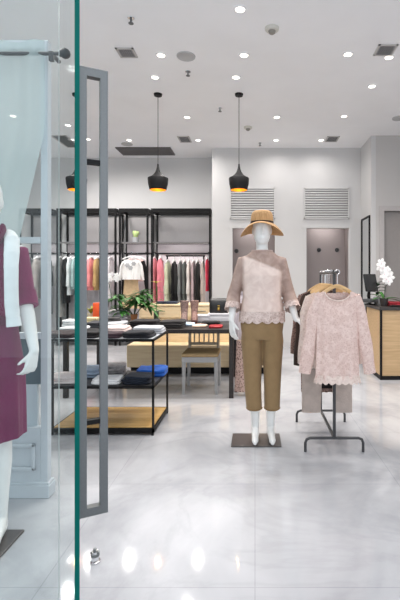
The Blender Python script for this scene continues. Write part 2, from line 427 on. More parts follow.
# ------------------------------------------------------------------ ceiling fittings
def CP(px, py):
    y = F * (CEIL - CAMH) / (CY - py); return (X(px, y), y, CEIL)
dl = thing('ceiling_downlight', '', 'ceiling light', group='recessed ceiling downlights')
bm = BM(); lathe(bm, [(.042, -.008), (.060, -.008), (.063, 0), (.042, 0), (.042, -.008)], cap=False); obj('rim', bm, M_wallc, dl)
bm = BM(); lathe(bm, [(.0, -.004), (.040, -.004), (.041, -.0005), (.0, -.0005)], cap=False); obj('lens', bm, M_lamp, dl)
DL = [(240, 9, 'recessed downlight nearest the top edge, left of the smoke detector'),
      (244, 55, 'recessed downlight above the right pendant, farther forward of the two'),
      (236, 77, 'recessed downlight just in front of the right pendant canopy'),
      (161, 55, 'recessed downlight left of the round ceiling speaker'),
      (155, 77, 'recessed downlight just in front of the middle pendant canopy'),
      (187, 117, 'recessed downlight between the two visible pendant cords'),
      (129, 140, 'recessed downlight above the dark ceiling panel'),
      (198, 140, 'recessed downlight right of the square vent above the back wall'),
      (348, 54, 'recessed downlight left of the right front vent grille'),
      (389, 57, 'recessed downlight touching the right front vent grille'),
      (372, 86, 'recessed downlight behind the right front vent grille'),
      (344, 116, 'recessed downlight in front of the far right vent grille'),
      (321, 140, 'recessed downlight left of the far right vent grille'),
      (277, 117, 'recessed downlight right of the right pendant cord, nearer one'),
      (276, 140, 'recessed downlight right of the right pendant cord, farther one'),
      (68, 125, 'recessed downlight seen through the glass door, above the left vent'),
      (88, 139, 'recessed downlight seen inside the steel handle loop')]
LIGHTS = []
for px, py, lab in DL:
    p = CP(px, py); first_or_dup(dl, p, lab); LIGHTS.append(p)

def vent(px0, px1, py0, py1, lab, proto={}):
    y0 = F * 2.4 / (CY - py0); y1 = F * 2.4 / (CY - py1); ym = (y0 + y1) / 2
    w = X(px1, y0) - X(px0, y0); x = X((px0 + px1) / 2, y0); d = y1 - y0
    t = thing('ceiling_vent', lab, 'vent', (x, ym, CEIL), group='square ceiling vents')
    bm = BM()
    for a, b, c, e in ((-w / 2, w / 2, -d / 2, -d / 2 + .02), (-w / 2, w / 2, d / 2 - .02, d / 2), (-w / 2, -w / 2 + .02, -d / 2, d / 2), (w / 2 - .02, w / 2, -d / 2, d / 2)): box(bm, (a, c, -.012), (b, e, 0))
    obj('frame', bm, M_grey, t, False)
    bm = BM(); box(bm, (-w / 2 + .02, -d / 2 + .02, -.003), (w / 2 - .02, d / 2 - .02, 0)); obj('backing', bm, M_black, t, False)
    bm = BM(); n = 7
    for i in range(n):
        xx = -w / 2 + .02 + (w - .04) * (i + .5) / n; box(bm, (xx - .007, -d / 2 + .02, -.011), (xx + .007, d / 2 - .02, -.004))
    obj('slats', bm, mat('vent_slat', (136, 136, 138), .5), t, False)
vent(115, 133, 47.5, 57, 'square ceiling vent at the front left, near the sprinkler')
vent(379, 398.5, 44, 55, 'square ceiling vent at the front right, beside two downlights')
vent(177, 189, 136, 142, 'small square ceiling vent between the pendants, near the back wall')
vent(327.5, 340, 136, 141.5, 'small square ceiling vent above the right fitting room')
vent(50, 66, 135, 147, 'wide ceiling vent seen through the glass door')
def slot():
    a = CP(115, 147); b = CP(122, 154.5); w = X(165, a[1]) - a[0] + .1; d = b[1] - a[1]
    t = thing('ceiling_panel', 'dark rectangular air conditioning panel on the ceiling behind the middle pendant', 'ceiling panel', (a[0] + w / 2, a[1] + d / 2, CEIL))
    bm = BM(); box(bm, (-w / 2, -d / 2, -.02), (w / 2, d / 2, 0), .004); obj('panel', bm, mat('panel_grey', (96, 92, 92), .5), t, False)
    bm = BM()
    for i in range(6): box(bm, (-w / 2 + .04, -d / 2 + d * (i + .3) / 6, -.024), (w / 2 - .04, -d / 2 + d * (i + .45) / 6, -.02))
    obj('slats', bm, mat('panel_slat', (80, 77, 77), .5), t, False)
slot()
sp = thing('ceiling_speaker', '', 'speaker')
bm = BM(); lathe(bm, [(.0, -.006), (.085, -.006), (.098, -.012), (.102, 0), (0, 0)], cap=False); obj('grille', bm, mat('speaker_grey', (184, 183, 183), .6, noise=.1, nscale=200), sp)
first_or_dup(sp, CP(186, 56), 'round grey ceiling speaker in front of the middle pendant row')
dup(sp, CP(399, 118), 'round grey ceiling speaker cut by the right picture edge')
dup(sp, CP(127, 144), 'round grey ceiling speaker just in front of the dark ceiling panel')
sm = thing('smoke_detector', '', 'smoke detector')
bm = BM(); lathe(bm, [(.0, -.03), (.055, -.03), (.066, -.02), (.068, 0), (0, 0)], cap=False); obj('base', bm, mat('detector_beige', (214, 212, 204), .5), sm)
bm = BM(); lathe(bm, [(.0, -.06), (.02, -.058), (.03, -.05), (.036, -.0301), (0, -.0301)], cap=False); obj('sensor', bm, mat('sensor_grey', (140, 136, 128), .5), sm)
first_or_dup(sm, CP(272, 28), 'round smoke detector on the ceiling, nearer and larger one'); dup(sm, CP(248, 127), 'round smoke detector on the ceiling beside the right pendant cord')
sk = thing('sprinkler', '', 'sprinkler', group='ceiling sprinklers')
bm = BM(); lathe(bm, [(0, -.004), (.03, -.004), (.032, 0), (0, 0)], cap=False); obj('escutcheon', bm, M_chrome, sk)
bm = BM(); tube(bm, [(0, 0, -.004), (0, 0, -.045)], .01); lathe(bm, [(0, -.052), (.024, -.052), (.024, -.048), (0, -.048)], cap=False); obj('head', bm, M_steel, sk)
for px, py, lab in ((131, 18, 'chrome ceiling sprinkler in front of the left vent'), (188, 71.5, 'chrome ceiling sprinkler behind the round speaker'), (220, 108, 'chrome ceiling sprinkler left of the right pendant cord'), (260, 143, 'chrome ceiling sprinkler above the left fitting room')):
    first_or_dup(sk, CP(px, py), lab)

# pendants
pd = thing('pendant_lamp', '', 'pendant lamp', group='black pendant lamps in a row')
YP = F * 2.4 / (CY - 94); zb_ = Zh(190, YP) - CEIL; zt_ = Zh(164, YP) - CEIL; hh = zt_ - zb_
bm = BM(); lathe(bm, [(0, -.028), (.05, -.026), (.055, -.004), (.055, 0), (0, 0)], cap=False); obj('canopy', bm, M_black, pd)
bm = BM(); tube(bm, [(0, 0, -.02), (0, 0, zt_ - .005)], .004, 8); obj('cord', bm, M_black, pd)
po = [(.010, zt_), (.013, zt_ - .1 * hh), (.021, zt_ - .2 * hh), (.034, zt_ - .3 * hh), (.056, zt_ - .4 * hh), (.09, zt_ - .48 * hh), (.130, zt_ - .54 * hh), (.134, zt_ - .57 * hh), (.127, zt_ - .78 * hh), (.108, zb_)]
bm = BM(); lathe(bm, po, seg=40, cap=False); s = obj('shade', bm, mat('matt_black_shade', (20, 19, 20), .6, spec=.25), pd)
bm = BM(); lathe(bm, [(r - .004 if r > .02 else .004, z) for r, z in po[4:]] , seg=40, cap=False); obj('lining', bm, M_gold, s, label='gold inner face of the shade')
bm = BM(); ell(bm, (0, 0, zb_ + .07), (.035, .035, .035)); obj('bulb', bm, M_bulb, pd)
for px, lab in ((158, 'black pendant lamp hanging in the middle of the row'), (239, 'black pendant lamp above the left fitting room, rightmost of the row'), (76.5, 'black pendant lamp half hidden by the glass door edge')):
    first_or_dup(pd, (X(px, YP), YP, CEIL), lab)

# louvres, hooks, mirror
for (a, b), lab in zip(D, ('white louvred wall grille above the left fitting room, behind the hat', 'white louvred wall grille above the right fitting room')):
    z0, z1 = Zh(219, YD), Zh(188, YD); w = b - a
    t = thing('louvre_grille', lab, 'vent', ((a + b) / 2, YD, z0), group='louvred wall grilles')
    h = z1 - z0; fw = .02
    bm = BM()
    for q in ((-w / 2, -w / 2 + fw, 0, h), (w / 2 - fw, w / 2, 0, h), (-w / 2, w / 2, 0, fw), (-w / 2, w / 2, h - fw, h)): box(bm, (q[0], -.03, q[2]), (q[1], -.001, q[3]))
    obj('frame', bm, M_wall, t, False)
    bm = BM(); box(bm, (-w / 2 + fw, -.0035, fw), (w / 2 - fw, -.001, h - fw)); obj('backing', bm, mat('louvre_backing', (150, 148, 147), .7), t, False)
    bm = BM(); n = 12
    for i in range(n):
        z = fw + (h - 2 * fw) * (i + .5) / n; s_ = (h - 2 * fw) / n
        v = [bm.verts.new(p) for p in ((-w / 2 + fw, -.004, z + s_ * .36), (w / 2 - fw, -.004, z + s_ * .36), (w / 2 - fw, -.026, z - s_ * .25), (-w / 2 + fw, -.026, z - s_ * .25), (-w / 2 + fw, -.004, z + s_ * .2), (w / 2 - fw, -.004, z + s_ * .2), (w / 2 - fw, -.022, z - s_ * .32), (-w / 2 + fw, -.022, z - s_ * .32))]
        for ix in ((0, 1, 2, 3), (7, 6, 5, 4), (3, 2, 6, 7), (0, 3, 7, 4), (1, 5, 6, 2), (0, 4, 5, 1)): bm.faces.new([v[k] for k in ix])
    obj('slats', bm, M_wall, t, False)
hk = thing('coat_hook', '', 'hook')
bm = BM(); lathe(bm, [(0, -.012), (.04, -.012), (.042, -.0005), (0, -.0005)], cap=False)
for v in bm.verts: v.co = Vector((v.co.x, v.co.z, v.co.y))
obj('plate', bm, M_dgrey, hk)
bm = BM(); tube(bm, [(0, -.01, 0), (0, -.05, -.01), (0, -.07, .02)], .014); obj('peg', bm, M_dgrey, hk)
for px, py, lab in ((319, 250, 'left coat hook on the back wall of the right fitting room'), (337, 250, 'right coat hook on the back wall of the right fitting room'), (236.5, 251, 'coat hook in the left fitting room beside the straw hat')):
    p = W(px, py, 8.38); first_or_dup(hk, (p.x, 8.38, p.z), lab)
mr = thing('wall_mirror', 'tall black framed mirror on the corner wall beside the right fitting room', 'mirror', (XE, 7.62, 0))
za, zb2 = .35, Zh(217, 7.35)
bm = BM(); box(bm, (-.012, -.25, za), (-.004, .25, zb2)); obj('glass', bm, mat('mirror_glass', (225, 228, 228), .04, 1.0), mr, False)
bm = BM()
for a, b, c, d in ((-.28, -.25, za - .03, zb2 + .03), (.25, .28, za - .03, zb2 + .03), (-.25, .25, za - .03, za), (-.25, .25, zb2, zb2 + .03)): box(bm, (-.025, a, c), (-.001, b, d))
obj('frame', bm, M_black, mr, False)

# ------------------------------------------------------------------ furniture
# front display table
TY0, TY1 = 3.54, 4.11; TX0, TX1 = X(51.5, TY0), X(154, TY0); TH = Zh(339, TY0); MH = Zh(386, TY0)
tb = thing('display_table', 'black framed three tier display table stacked with folded clothes, wooden bottom shelf', 'display table', ((TX0 + TX1) / 2, (TY0 + TY1) / 2, 0))
hw, hd = (TX1 - TX0) / 2, (TY1 - TY0) / 2; q = .014
bm = BM()
for sx in (-1, 1):
    for sy in (-1, 1): box(bm, (sx * hw - q / 1, sy * hd - q, 0) if sx > 0 else (sx * hw, sy * hd - q, 0), (sx * hw, sy * hd + q, TH) if sx > 0 else (sx * hw + q, sy * hd + q, TH))
for z0, z1 in ((TH - .02, TH), (MH - .02, MH), (.02, .055)):
    for sy in (-1, 1): box(bm, (-hw, sy * hd - q, z0), (hw, sy * hd + q, z1))
    for sx in (-1, 1): box(bm, (sx * hw - (q if sx > 0 else 0), -hd, z0), (sx * hw + (q if sx < 0 else 0), hd, z1))
obj('frame', bm, M_black, tb, False)
for z, m, nm in ((TH - .012, M_white, 'top_shelf'), (MH - .012, M_dgrey, 'middle_shelf'), (.048, wood('golden_oak', (196, 154, 92), (220, 180, 118), 6, .35, 0), 'bottom_shelf')):
    bm = BM(); box(bm, (-hw + .015, -hd + .015, z - .008), (hw - .015, hd - .015, z + .011)); obj(nm, bm, m, tb, False)

# long dark table
LY0, LY1, LH = 4.6, 5.64, .74; LX0, LX1 = X(62, LY0), X(234, LY0)
lt = thing('long_table', 'long dark wooden table laid with clothes, boots and plants behind the display table', 'table', ((LX0 + LX1) / 2, (LY0 + LY1) / 2, 0))
a, b = (LX1 - LX0) / 2, (LY1 - LY0) / 2
bm = BM(); box(bm, (-a, -b, LH - .045), (a, b, LH), .004); obj('tabletop', bm, M_dwood, lt, False)
for sx in (-1, 1):
    for sy in (-1, 1):
        bm = BM(); x = sx * (a - .03); y = sy * (b - .03); box(bm, (x - .024, y - .024, 0), (x + .024, y + .024, LH - .0455), .003); obj('leg', bm, M_dwood, lt, False)
# low wooden cabinet
KY = 5.95; KX0, KX1 = X(127, 5.72), .15
cb = thing('wood_cabinet', 'long pale wooden cabinet with a stepped front on a black plinth', 'cabinet', ((KX0 + KX1) / 2, KY, 0)); a = (KX1 - KX0) / 2
bm = BM(); box(bm, (-a + .1, 0, .401), (a, .42, .895), .004); obj('body', bm, M_oak, cb, False)
bm = BM(); box(bm, (-a, -.26, .1), (a, .42, .4), .02, 3); obj('lower_step', bm, M_oak, cb, False)
bm = BM(); box(bm, (-a + .03, -.16, 0), (a - .03, .4, .0995)); obj('plinth', bm, M_black, cb, False)
bm = BM(); box(bm, (-a + .08, -.02, .8955), (a + .02, .44, .92), .003); obj('worktop', bm, M_oak, cb, False)
for i in range(3):
    bm = BM(); x0 = -a + .13 + i * (2 * a - .16) / 3; x1 = x0 + (2 * a - .16) / 3 - .02
    box(bm, (x0, -.014, .74), (x1, -.0005, .885), .003); dw = obj('drawer', bm, M_oak, cb, False)
    bm = BM(); tube(bm, [((x0 + x1) / 2 - .06, -.03, .83), ((x0 + x1) / 2 + .06, -.03, .83)], .006); obj('handle', bm, M_steel, dw)
# chair
ch = thing('dining_chair', 'grey slat back chair with brown seat tucked under the long table', 'chair', (X(202, 4.95), 4.95, 0))
M_ch = mat('silver_grey_wood', (172, 172, 172), .4, noise=.04)
bm = BM(); box(bm, (-.205, -.215, .415), (.205, .2, .455), .018, 3); obj('seat', bm, mat('tan_seat', (178, 150, 108), .7, noise=.08), ch)
bm = BM(); box(bm, (-.2, -.205, .355), (.2, .195, .4145), .004); obj('seat_frame', bm, M_ch, ch, False)
for sx in (-1, 1):
    for sy in (-1, 1):
        bm = BM(); x = sx * .178; y = -.18 if sy < 0 else .175
        tube(bm, [(x, y, .36), (x * 1.02, y + (.03 if sy > 0 else -.005), 0)], [.024, .017], 8); obj('leg', bm, M_ch, ch)
bm = BM()
for x in (-.17, .17): tube(bm, [(x, .185, .44), (x, .21, .68)], .017, 8)
for z, y in ((.505, .192), (.672, .209)): box(bm, (-.17, y - .012, z - .016), (.17, y + .012, z + .016), .004)
for i in range(5): x = -.115 + i * .0575; tube(bm, [(x, .193, .51), (x, .208, .67)], .0085, 8)
obj('backrest', bm, mat('chair_back_taupe', (196, 184, 164), .45), ch)
# cash desk
QY = 5.43; QX0 = X(380.5, QY); QH = Zh(307, QY)
dk = thing('cash_desk', 'oak cash desk with black edges at the right', 'desk', (QX0, QY, 0))
dw_, dd_ = 1.45, .72; e = .022
bm = BM(); box(bm, (e, .006, .05), (dw_, dd_, QH - .045)); obj('front_panel', bm, M_oakv, dk, False)
bm = BM(); box(bm, (.004, .03, .05), (e - .001, dd_ - .03, QH - .045)); obj('side_panel', bm, M_oakv, dk, False)
bm = BM()
for x, y in ((0, 0), (0, dd_ - e), (dw_ - e, 0), (dw_ - e, dd_ - e)): box(bm, (x - .004, y - .004, 0), (x + e, y + e, QH - .04))
box(bm, (0, -.002, 0), (dw_, .02, .05)); box(bm, (-.002, 0, 0), (.02, dd_, .05))
obj('edging', bm, M_black, dk, False)
bm = BM(); box(bm, (-.012, -.012, QH - .04), (dw_, dd_ + .01, QH), .003); obj('desktop', bm, mat('desk_top_black', (52, 46, 43), .3), dk, False)

# back wall clothes racks
RY0, RY1 = 8.15, 8.6
def rack_unit(px0, px1, lab):
    x0, x1 = X(px0, RY0), X(px1, RY0); w = x1 - x0; r = .017
    t = thing('wall_clothes_rack', lab, 'clothes rack', ((x0 + x1) / 2, RY0, 0), group='black clothes racks along the back wall')
    a = w / 2; zt = Zh(208.5, RY0)
    for sx in (-1, 1):
        bm = BM()
        for y in (0, .44): box(bm, (sx * a - r, y - r, 0), (sx * a + r, y + r, zt - .07))
        obj('post', bm, M_black, t, False)
    bm = BM(); box(bm, (-a - r, -r, zt - .07), (a + r, r, zt)); box(bm, (-a - r, .42, zt - .07), (a + r, .457, zt)); box(bm, (-a - r, r, zt - .07), (-a + r, .42, zt)); box(bm, (a - r, r, zt - .07), (a + r, .42, zt)); obj('top_beam', bm, M_black, t, False)
    zs = Zh(242, RY0)
    bm = BM(); box(bm, (-a + r, -.015, zs - .012), (a - r, .44, zs)); obj('shelf', bm, mat('shelf_grey', (120, 118, 122), .25), t, False)
    bm = BM(); box(bm, (-a + r, .40, zs - .2), (a - r, .415, zs - .013)); obj('valance', bm, mat('valance_grey', (128, 122, 124), .4), t, False)
    zr = Zh(253.5, 8.35)
    bm = BM(); box(bm, (-a + r, .19, zr - .014), (a - r, .216, zr + .014)); 
    for sx in (-1, 1): box(bm, (sx * (a - r * 2) - .006, .0, zr + .0), (sx * (a - r * 2) + .006, .43, zr + .018))
    obj('hanging_rail', bm, M_black, t, False)
    bm = BM(); box(bm, (-a + r + .02, .02, zs - .024), (a - r - .02, .045, zs - .0125)); obj('light_strip', bm, M_led, t, False)
    bm = BM(); box(bm, (-a + r, .0, .12), (a - r, .43, .14)); obj('lower_shelf', bm, M_black, t, False)
    bm = BM(); box(bm, (-a + r, .457, .14), (a - r, .465, zs - .2)); obj('back_panel', bm, mat('rack_back_lit', (206, 201, 203), .5), t, False)  # LED light on the lower bay put into a paler panel colour
    bm = BM(); box(bm, (-a + r, .457, zs - .2), (a - r, .465, zt - .08)); obj('upper_back_panel', bm, mat('rack_back_shaded', (158, 155, 156), .5), t, False)  # shade of the upper bay put into a darker panel colour
    l = bpy.data.lights.new('shelf_light', 'AREA'); l.shape = 'RECTANGLE'; l.size = w - .1; l.size_y = .03; l.energy = 4.5 * w; l.color = (1, .95, .95)
    o = bpy.data.objects.new('shelf_light', l); COL.objects.link(o); o.location = ((x0 + x1) / 2, RY0 + .05, zs - .03); o.rotation_euler = (.5, 0, 0)
    return t
rack_unit(20, 50, 'black wall clothes rack at the far left, behind the display partition')
rack_unit(57.5, 115.5, 'black wall clothes rack seen through the glass door and handle')
rack_unit(120, 147.5, 'narrow black wall clothes rack holding the white printed sweater')
rack_unit(152, 210, 'black wall clothes rack right of the others, beside the fitting room wall')

# freestanding rails
def floor_rack(name, lab, x, y0, y1, hwid, zr, bar, zfoot):
    t = thing(name, lab, 'clothes rack', (x, (y0 + y1) / 2, 0)); L = (y1 - y0) / 2; r = bar
    for y in (-L, L):
        bm = BM(); c = .035
        tube(bm, [(-hwid, y, .0), (-hwid, y, zfoot - c), (-hwid + .01, y, zfoot - .01), (-hwid + c, y, zfoot), (hwid - c, y, zfoot), (hwid - .01, y, zfoot - .01), (hwid, y, zfoot - c), (hwid, y, 0)], r, 10)
        obj('foot', bm, M_dgrey, t)
        bm = BM(); box(bm, (-r, y - r, zfoot), (r, y + r, zr), .003); obj('post', bm, M_dgrey, t)
    bm = BM(); box(bm, (-r * .8, -L, zfoot - .008), (r * .8, L, zfoot + .012)); obj('lower_bar', bm, M_dgrey, t)
    bm = BM(); tube(bm, [(0, -L - .11, zr + r), (0, L + .04, zr + r)], r * .9, 12); tube(bm, [(0, -L, zr - .0), (0, -L, zr + .03)], r * 1.2); obj('top_rail', bm, M_dgrey, t)
    return t
RX = .59; RAILZ = 1.335
floor_rack('floor_clothes_rack', 'dark grey metal floor rack full of lace blouses at the right', RX, 3.20, 3.86, .215, RAILZ - .012, .0105, Zh(438, 3.2) )
RX2 = -.115
floor_rack('floor_clothes_rack', 'small dark floor rack with a leopard skirt behind the straw hat mannequin', RX2, 4.86, 5.45, .105, 1.30, .012, .06)
# garment rail in front of the wall racks (runs across)
GY = 7.3; gx0, gx1 = X(166, GY), X(205, GY); gz = Zh(256.5, GY)
gr = thing('garment_rail', 'freestanding black garment rail with mixed clothes behind the wooden cabinet', 'clothes rack', ((gx0 + gx1) / 2, GY, 0)); a = (gx1 - gx0) / 2
for sx in (-1, 1):
    bm = BM(); tube(bm, [(sx * (a - .02), 0, .03), (sx * (a - .02), 0, gz)], .011); obj('post', bm, M_black, gr)
    bm = BM(); tube(bm, [(sx * (a - .02), -.25, .015), (sx * (a - .02), .25, .015)], .015); obj('foot', bm, M_black, gr)
bm = BM(); tube(bm, [(-a, 0, gz + .011), (a, 0, gz + .011)], .013); obj('rail', bm, M_black, gr)

# ------------------------------------------------------------------ garments
def hanger(mat_, wid=.2, hookh=.12, drop=.05):
    """origin at rail top; the bar lies along x"""
    t = thing('clothes_hanger', '', 'hanger')
    bm = BM(); n = 15; pts = []; rs = []
    for i in range(n):
        u = -1 + 2 * i / (n - 1); pts.append((u * wid, 0, -hookh - drop * abs(u) ** 1.6)); rs.append(.011 if abs(u) < .9 else .008)
    tube(bm, pts, [r * .75 for r in rs], 10, True, [r * 1.25 for r in rs]); obj('bar', bm, mat_, t)
    bm = BM(); pts = [(0, 0, -hookh)] + [(0, 0, -.03)]
    for k in range(7):
        a = -.15 * PI + k / 6 * 1.15 * PI; pts.append((-.0 + .018 * math.cos(a) - .0 if 1 else 0, 0, .0 + .018 * math.sin(a) - .012))
    tube(bm, pts, .0028, 6); obj('hook', bm, M_chrome, t)
    return t
def shirt_mesh(bm, hw_sh, hw_hem, length, hd, neck=.09, scoop=.07, fold=.0, nf=7, scallop=0., ph=0., rows=22, cols=72, slope=.42, ns=9, taper=0.):
    grid = []
    for r in range(rows + 1):
        t = r / rows; row = []
        for k in range(cols):
            u = 2 * PI * k / cols; c, s = math.cos(u), math.sin(u)
            xt = hw_sh * math.copysign(abs(c) ** .9, c); ax = abs(xt)
            if ax > neck: zt = -.015 - slope * (ax - neck)
            else:
                q = 1 - (ax / neck) ** 2
                zt = -.015 - (scoop if s < 0 else scoop * .25) * math.sqrt(max(q, 0))
            zb = -length + (scallop * abs(math.sin(ns * u)) if scallop else 0)
            z = zt + (zb - zt) * t
            tt = min(1, max(0, (-z) / length))
            hwz = hw_sh + (hw_hem - hw_sh) * min(1, tt * 1.1)
            x = xt * (1 - tt) + hwz * c * tt if t else xt
            dep = hd * min(1, .35 + 3.2 * t) if ax <= neck else hd * min(1, .36 + 3.2 * t)
            y = dep * math.copysign(abs(s) ** .8, s)
            f = fold * (t ** .8)
            y += f * math.sin(nf * x / hw_hem * 2.2 + ph + 2 * t) + f * .5 * math.sin(nf * 3.1 * x / hw_hem + ph * 2)
            x += f * .5 * math.sin(nf * u + ph)
            row.append(bm.verts.new((x, y, z)))
        if taper:
            for v in row: v.co.y *= (1 - taper) + taper * t
        grid.append(row)
    for a, b in zip(grid, grid[1:]):
        for k in range(cols):
            j = (k + 1) % cols; bm.faces.new((a[k], a[j], b[j], b[k]))
def sleeve_mesh(bm, side, hw_sh, zsh, L, out, r0, r1, ry=.6, y=0., fwd=0., wig=.004):
    pts, rs = [], []
    n = 9
    for i in range(n):
        t = i / (n - 1); pts.append((side * (hw_sh - .03 + .03 * min(1, t * 4) + out * t), y - fwd * t + wig * math.sin(7 * t), zsh - L * t - .0)); rs.append(r0 + (r1 - r0) * t + wig * math.sin(11 * t + side))
    tube(bm, pts, rs, 14, True, [r * ry for r in rs])
def garment(name, lab, cat, m, loc, rz, kind='top', hw=.2, hem=.2, length=.65, hd=.035, drop=.12, sl=.5, out=.04, r0=.06, r1=.045, group=None, neck=.085, scoop=.07, fold=.008, scallop=0., ph=0., sm=None, ry=.6, taper=0., wig=.004):
    """root is the body mesh; origin at the rail"""
    bm = BM()
    if kind in ('top', 'dress'):
        shirt_mesh(bm, hw, hem, length, hd, neck, scoop, fold, 7, scallop, ph, taper=taper)
    elif kind == 'skirt':
        data = []
        for i in range(14):
            t = i / 13; data.append((-length * (1 - t), hw + (hem - hw) * (1 - t), hd * (.5 + .5 * (1 - t))))
        rings_z(bm, data, 48, True, 2.4, .10, 9)
    elif kind == 'trousers':
        for sx in (-1, 1):
            rings_z(bm, [(-length, hem, hd, sx * (hw - hem * .9), 0), (-length * .5, hem * 1.08, hd, sx * (hw - hem), 0), (-.22, hw * .56, hd * 1.1, sx * hw * .47, 0), (-.03, hw * .53, hd, sx * hw * .47, 0), (0, hw * .53, hd * .7, sx * hw * .47, 0)], 24, True, 2.6)
    for v in bm.verts: v.co.z -= drop
    o = obj(name, bm, m, None, loc=loc); o.rotation_euler = (0, 0, rz); tag(o, lab, cat, group)
    if kind in ('top', 'dress') and sl > 0:
        for s_ in (-1, 1):
            bm = BM(); sleeve_mesh(bm, s_, hw, -drop - .03 - .42 * (hw - neck), sl, out, r0, r1, ry, wig=wig)
            obj('sleeve', bm, sm or m, o)
    return o
HW = hanger(M_hang, .122, .112, .07); HP = hanger(M_petal, .17, .085, .05)
# --- right floor rack, clothes face the camera
hook_z = RAILZ + .012
def rk(y, lab, **kw):
    dropz = kw.pop('drop', .14)
    nm, cat, m = kw.pop('name'), kw.pop('cat'), kw.pop('m')
    dx = kw.pop('dx', 0.)
    hl = kw.pop('hlab')
    first_or_dup(HW, (RX + dx, y, hook_z), hl)
    return garment(nm, lab, cat, m, (RX + dx, y, hook_z), 0, drop=dropz, group='clothes on the right floor rack', **kw)
b1 = rk(3.125, 'dusty pink lace blouse with scalloped hem at the front of the right rack', name='lace_blouse', cat='blouse', m=M_lace, hw=.15, hem=.16, length=.680, hd=.05, sl=.56, out=.088, r0=.046, r1=.046, neck=.095, scoop=.075, fold=.007, scallop=.016, hlab='beech hanger holding the front lace blouse', dx=.008, drop=.133, ry=.55)
bm = BM(); pts = []
for k in range(33):
    u = PI + PI * k / 32; c = math.cos(u); ax = abs(c) * .095; q = max(0, 1 - (ax / .0955) ** 2)
    pts.append((c * .095, -.022 - .012 * math.sqrt(q), -.133 - .012 - .075 * math.sqrt(q)))
tube(bm, pts, .005, 8); obj('neckband', bm, M_lace2, b1)
bm = BM()
rings = []
for r in range(3):
    z = -.133 - .680 + .058 - r * .024; ring = []
    for k in range(144):
        u = 2 * PI * k / 144; f = .0105 * r
        ring.append(Vector(((.156 + .008 * r) * math.cos(u), (.05 + .006 * r) * math.copysign(abs(math.sin(u)) ** .8, math.sin(u)), z - (.016 * abs(math.sin(11 * u)) if r == 2 else 0))))
    rings.append(ring)
loft(bm, rings, False); obj('hem_lace', bm, M_lace2, b1)
rk(3.28, 'pale pink lace blouse second from the front of the right rack', name='lace_blouse', cat='blouse', m=M_lace2, hw=.17, hem=.165, length=.6, hd=.03, sl=.5, out=.04, r0=.05, r1=.045, dx=-.012, hlab='beech hanger holding the second lace blouse', fold=.007, scallop=.012, ph=1.)
rk(3.36, 'cream blouse with long sleeves third from the front of the right rack', name='cream_blouse', cat='blouse', m=cloth('cream', (226, 212, 202)), hw=.17, hem=.16, length=.62, hd=.03, sl=.52, out=.035, r0=.048, r1=.04, dx=-.012, hlab='beech hanger holding the cream blouse', ph=2.)
M_tr = cloth('greige', (186, 171, 162))
def rk_tr(y, lab, m, length, hw, hem, dx, dz, hl, nm='hanging_trousers', cat='trousers', kind='trousers', hd=.022):
    first_or_dup(HW, (RX + dx, y, hook_z), hl)
    return garment(nm, lab, cat, m, (RX + dx, y, hook_z), 0, kind=kind, hw=hw, hem=hem, length=length, hd=hd, drop=dz, group='clothes on the right floor rack')
rk_tr(3.45, 'greige trousers hanging below the blouses on the right rack', M_tr, .74, .195, .076, -.012, .39, 'beech hanger holding the greige trousers')
rk_tr(3.54, 'black skirt hanging between the trouser legs on the right rack', cloth('black', (38, 35, 36)), .56, .1, .12, -.01, .40, 'beech hanger holding the black skirt', 'hanging_skirt', 'skirt', 'skirt', .02)
rk(3.63, 'dark brown knit cardigan near the back of the right rack', name='brown_cardigan', cat='cardigan', m=cloth('dark_brown', (70, 58, 54)), hw=.185, hem=.18, length=.72, hd=.026, sl=.58, out=.045, r0=.045, r1=.036, dx=.0, hlab='beech hanger holding the brown cardigan')
rk(3.73, 'pale beige print blouse at the back end of the right rack', name='print_blouse', cat='blouse', m=M_snake, hw=.185, hem=.18, length=.9, hd=.026, sl=.5, out=.05, r0=.05, r1=.04, dx=-.01, hlab='beech hanger holding the print blouse')
# --- leopard outfit behind the mannequin
z2 = 1.30 + .012 + .011
first_or_dup(HW, (RX2, 4.80, z2 - .012), 'beech hanger holding the lilac blouse behind the mannequin')
garment('lilac_blouse', 'long lilac white blouse hanging over the leopard skirt', 'blouse', cloth('lilac', (214, 203, 207)), (RX2, 4.80, z2 - .012), 0, 'top', .105, .112, .57, .03, .14, .4, .0, .03, .028)
garment('leopard_skirt', 'leopard print skirt hanging from the small rack behind the mannequin', 'skirt', M_leo, (RX2 - .0, 4.73, z2 - .02), 0, 'skirt', .09, .105, .56, .03, .70)

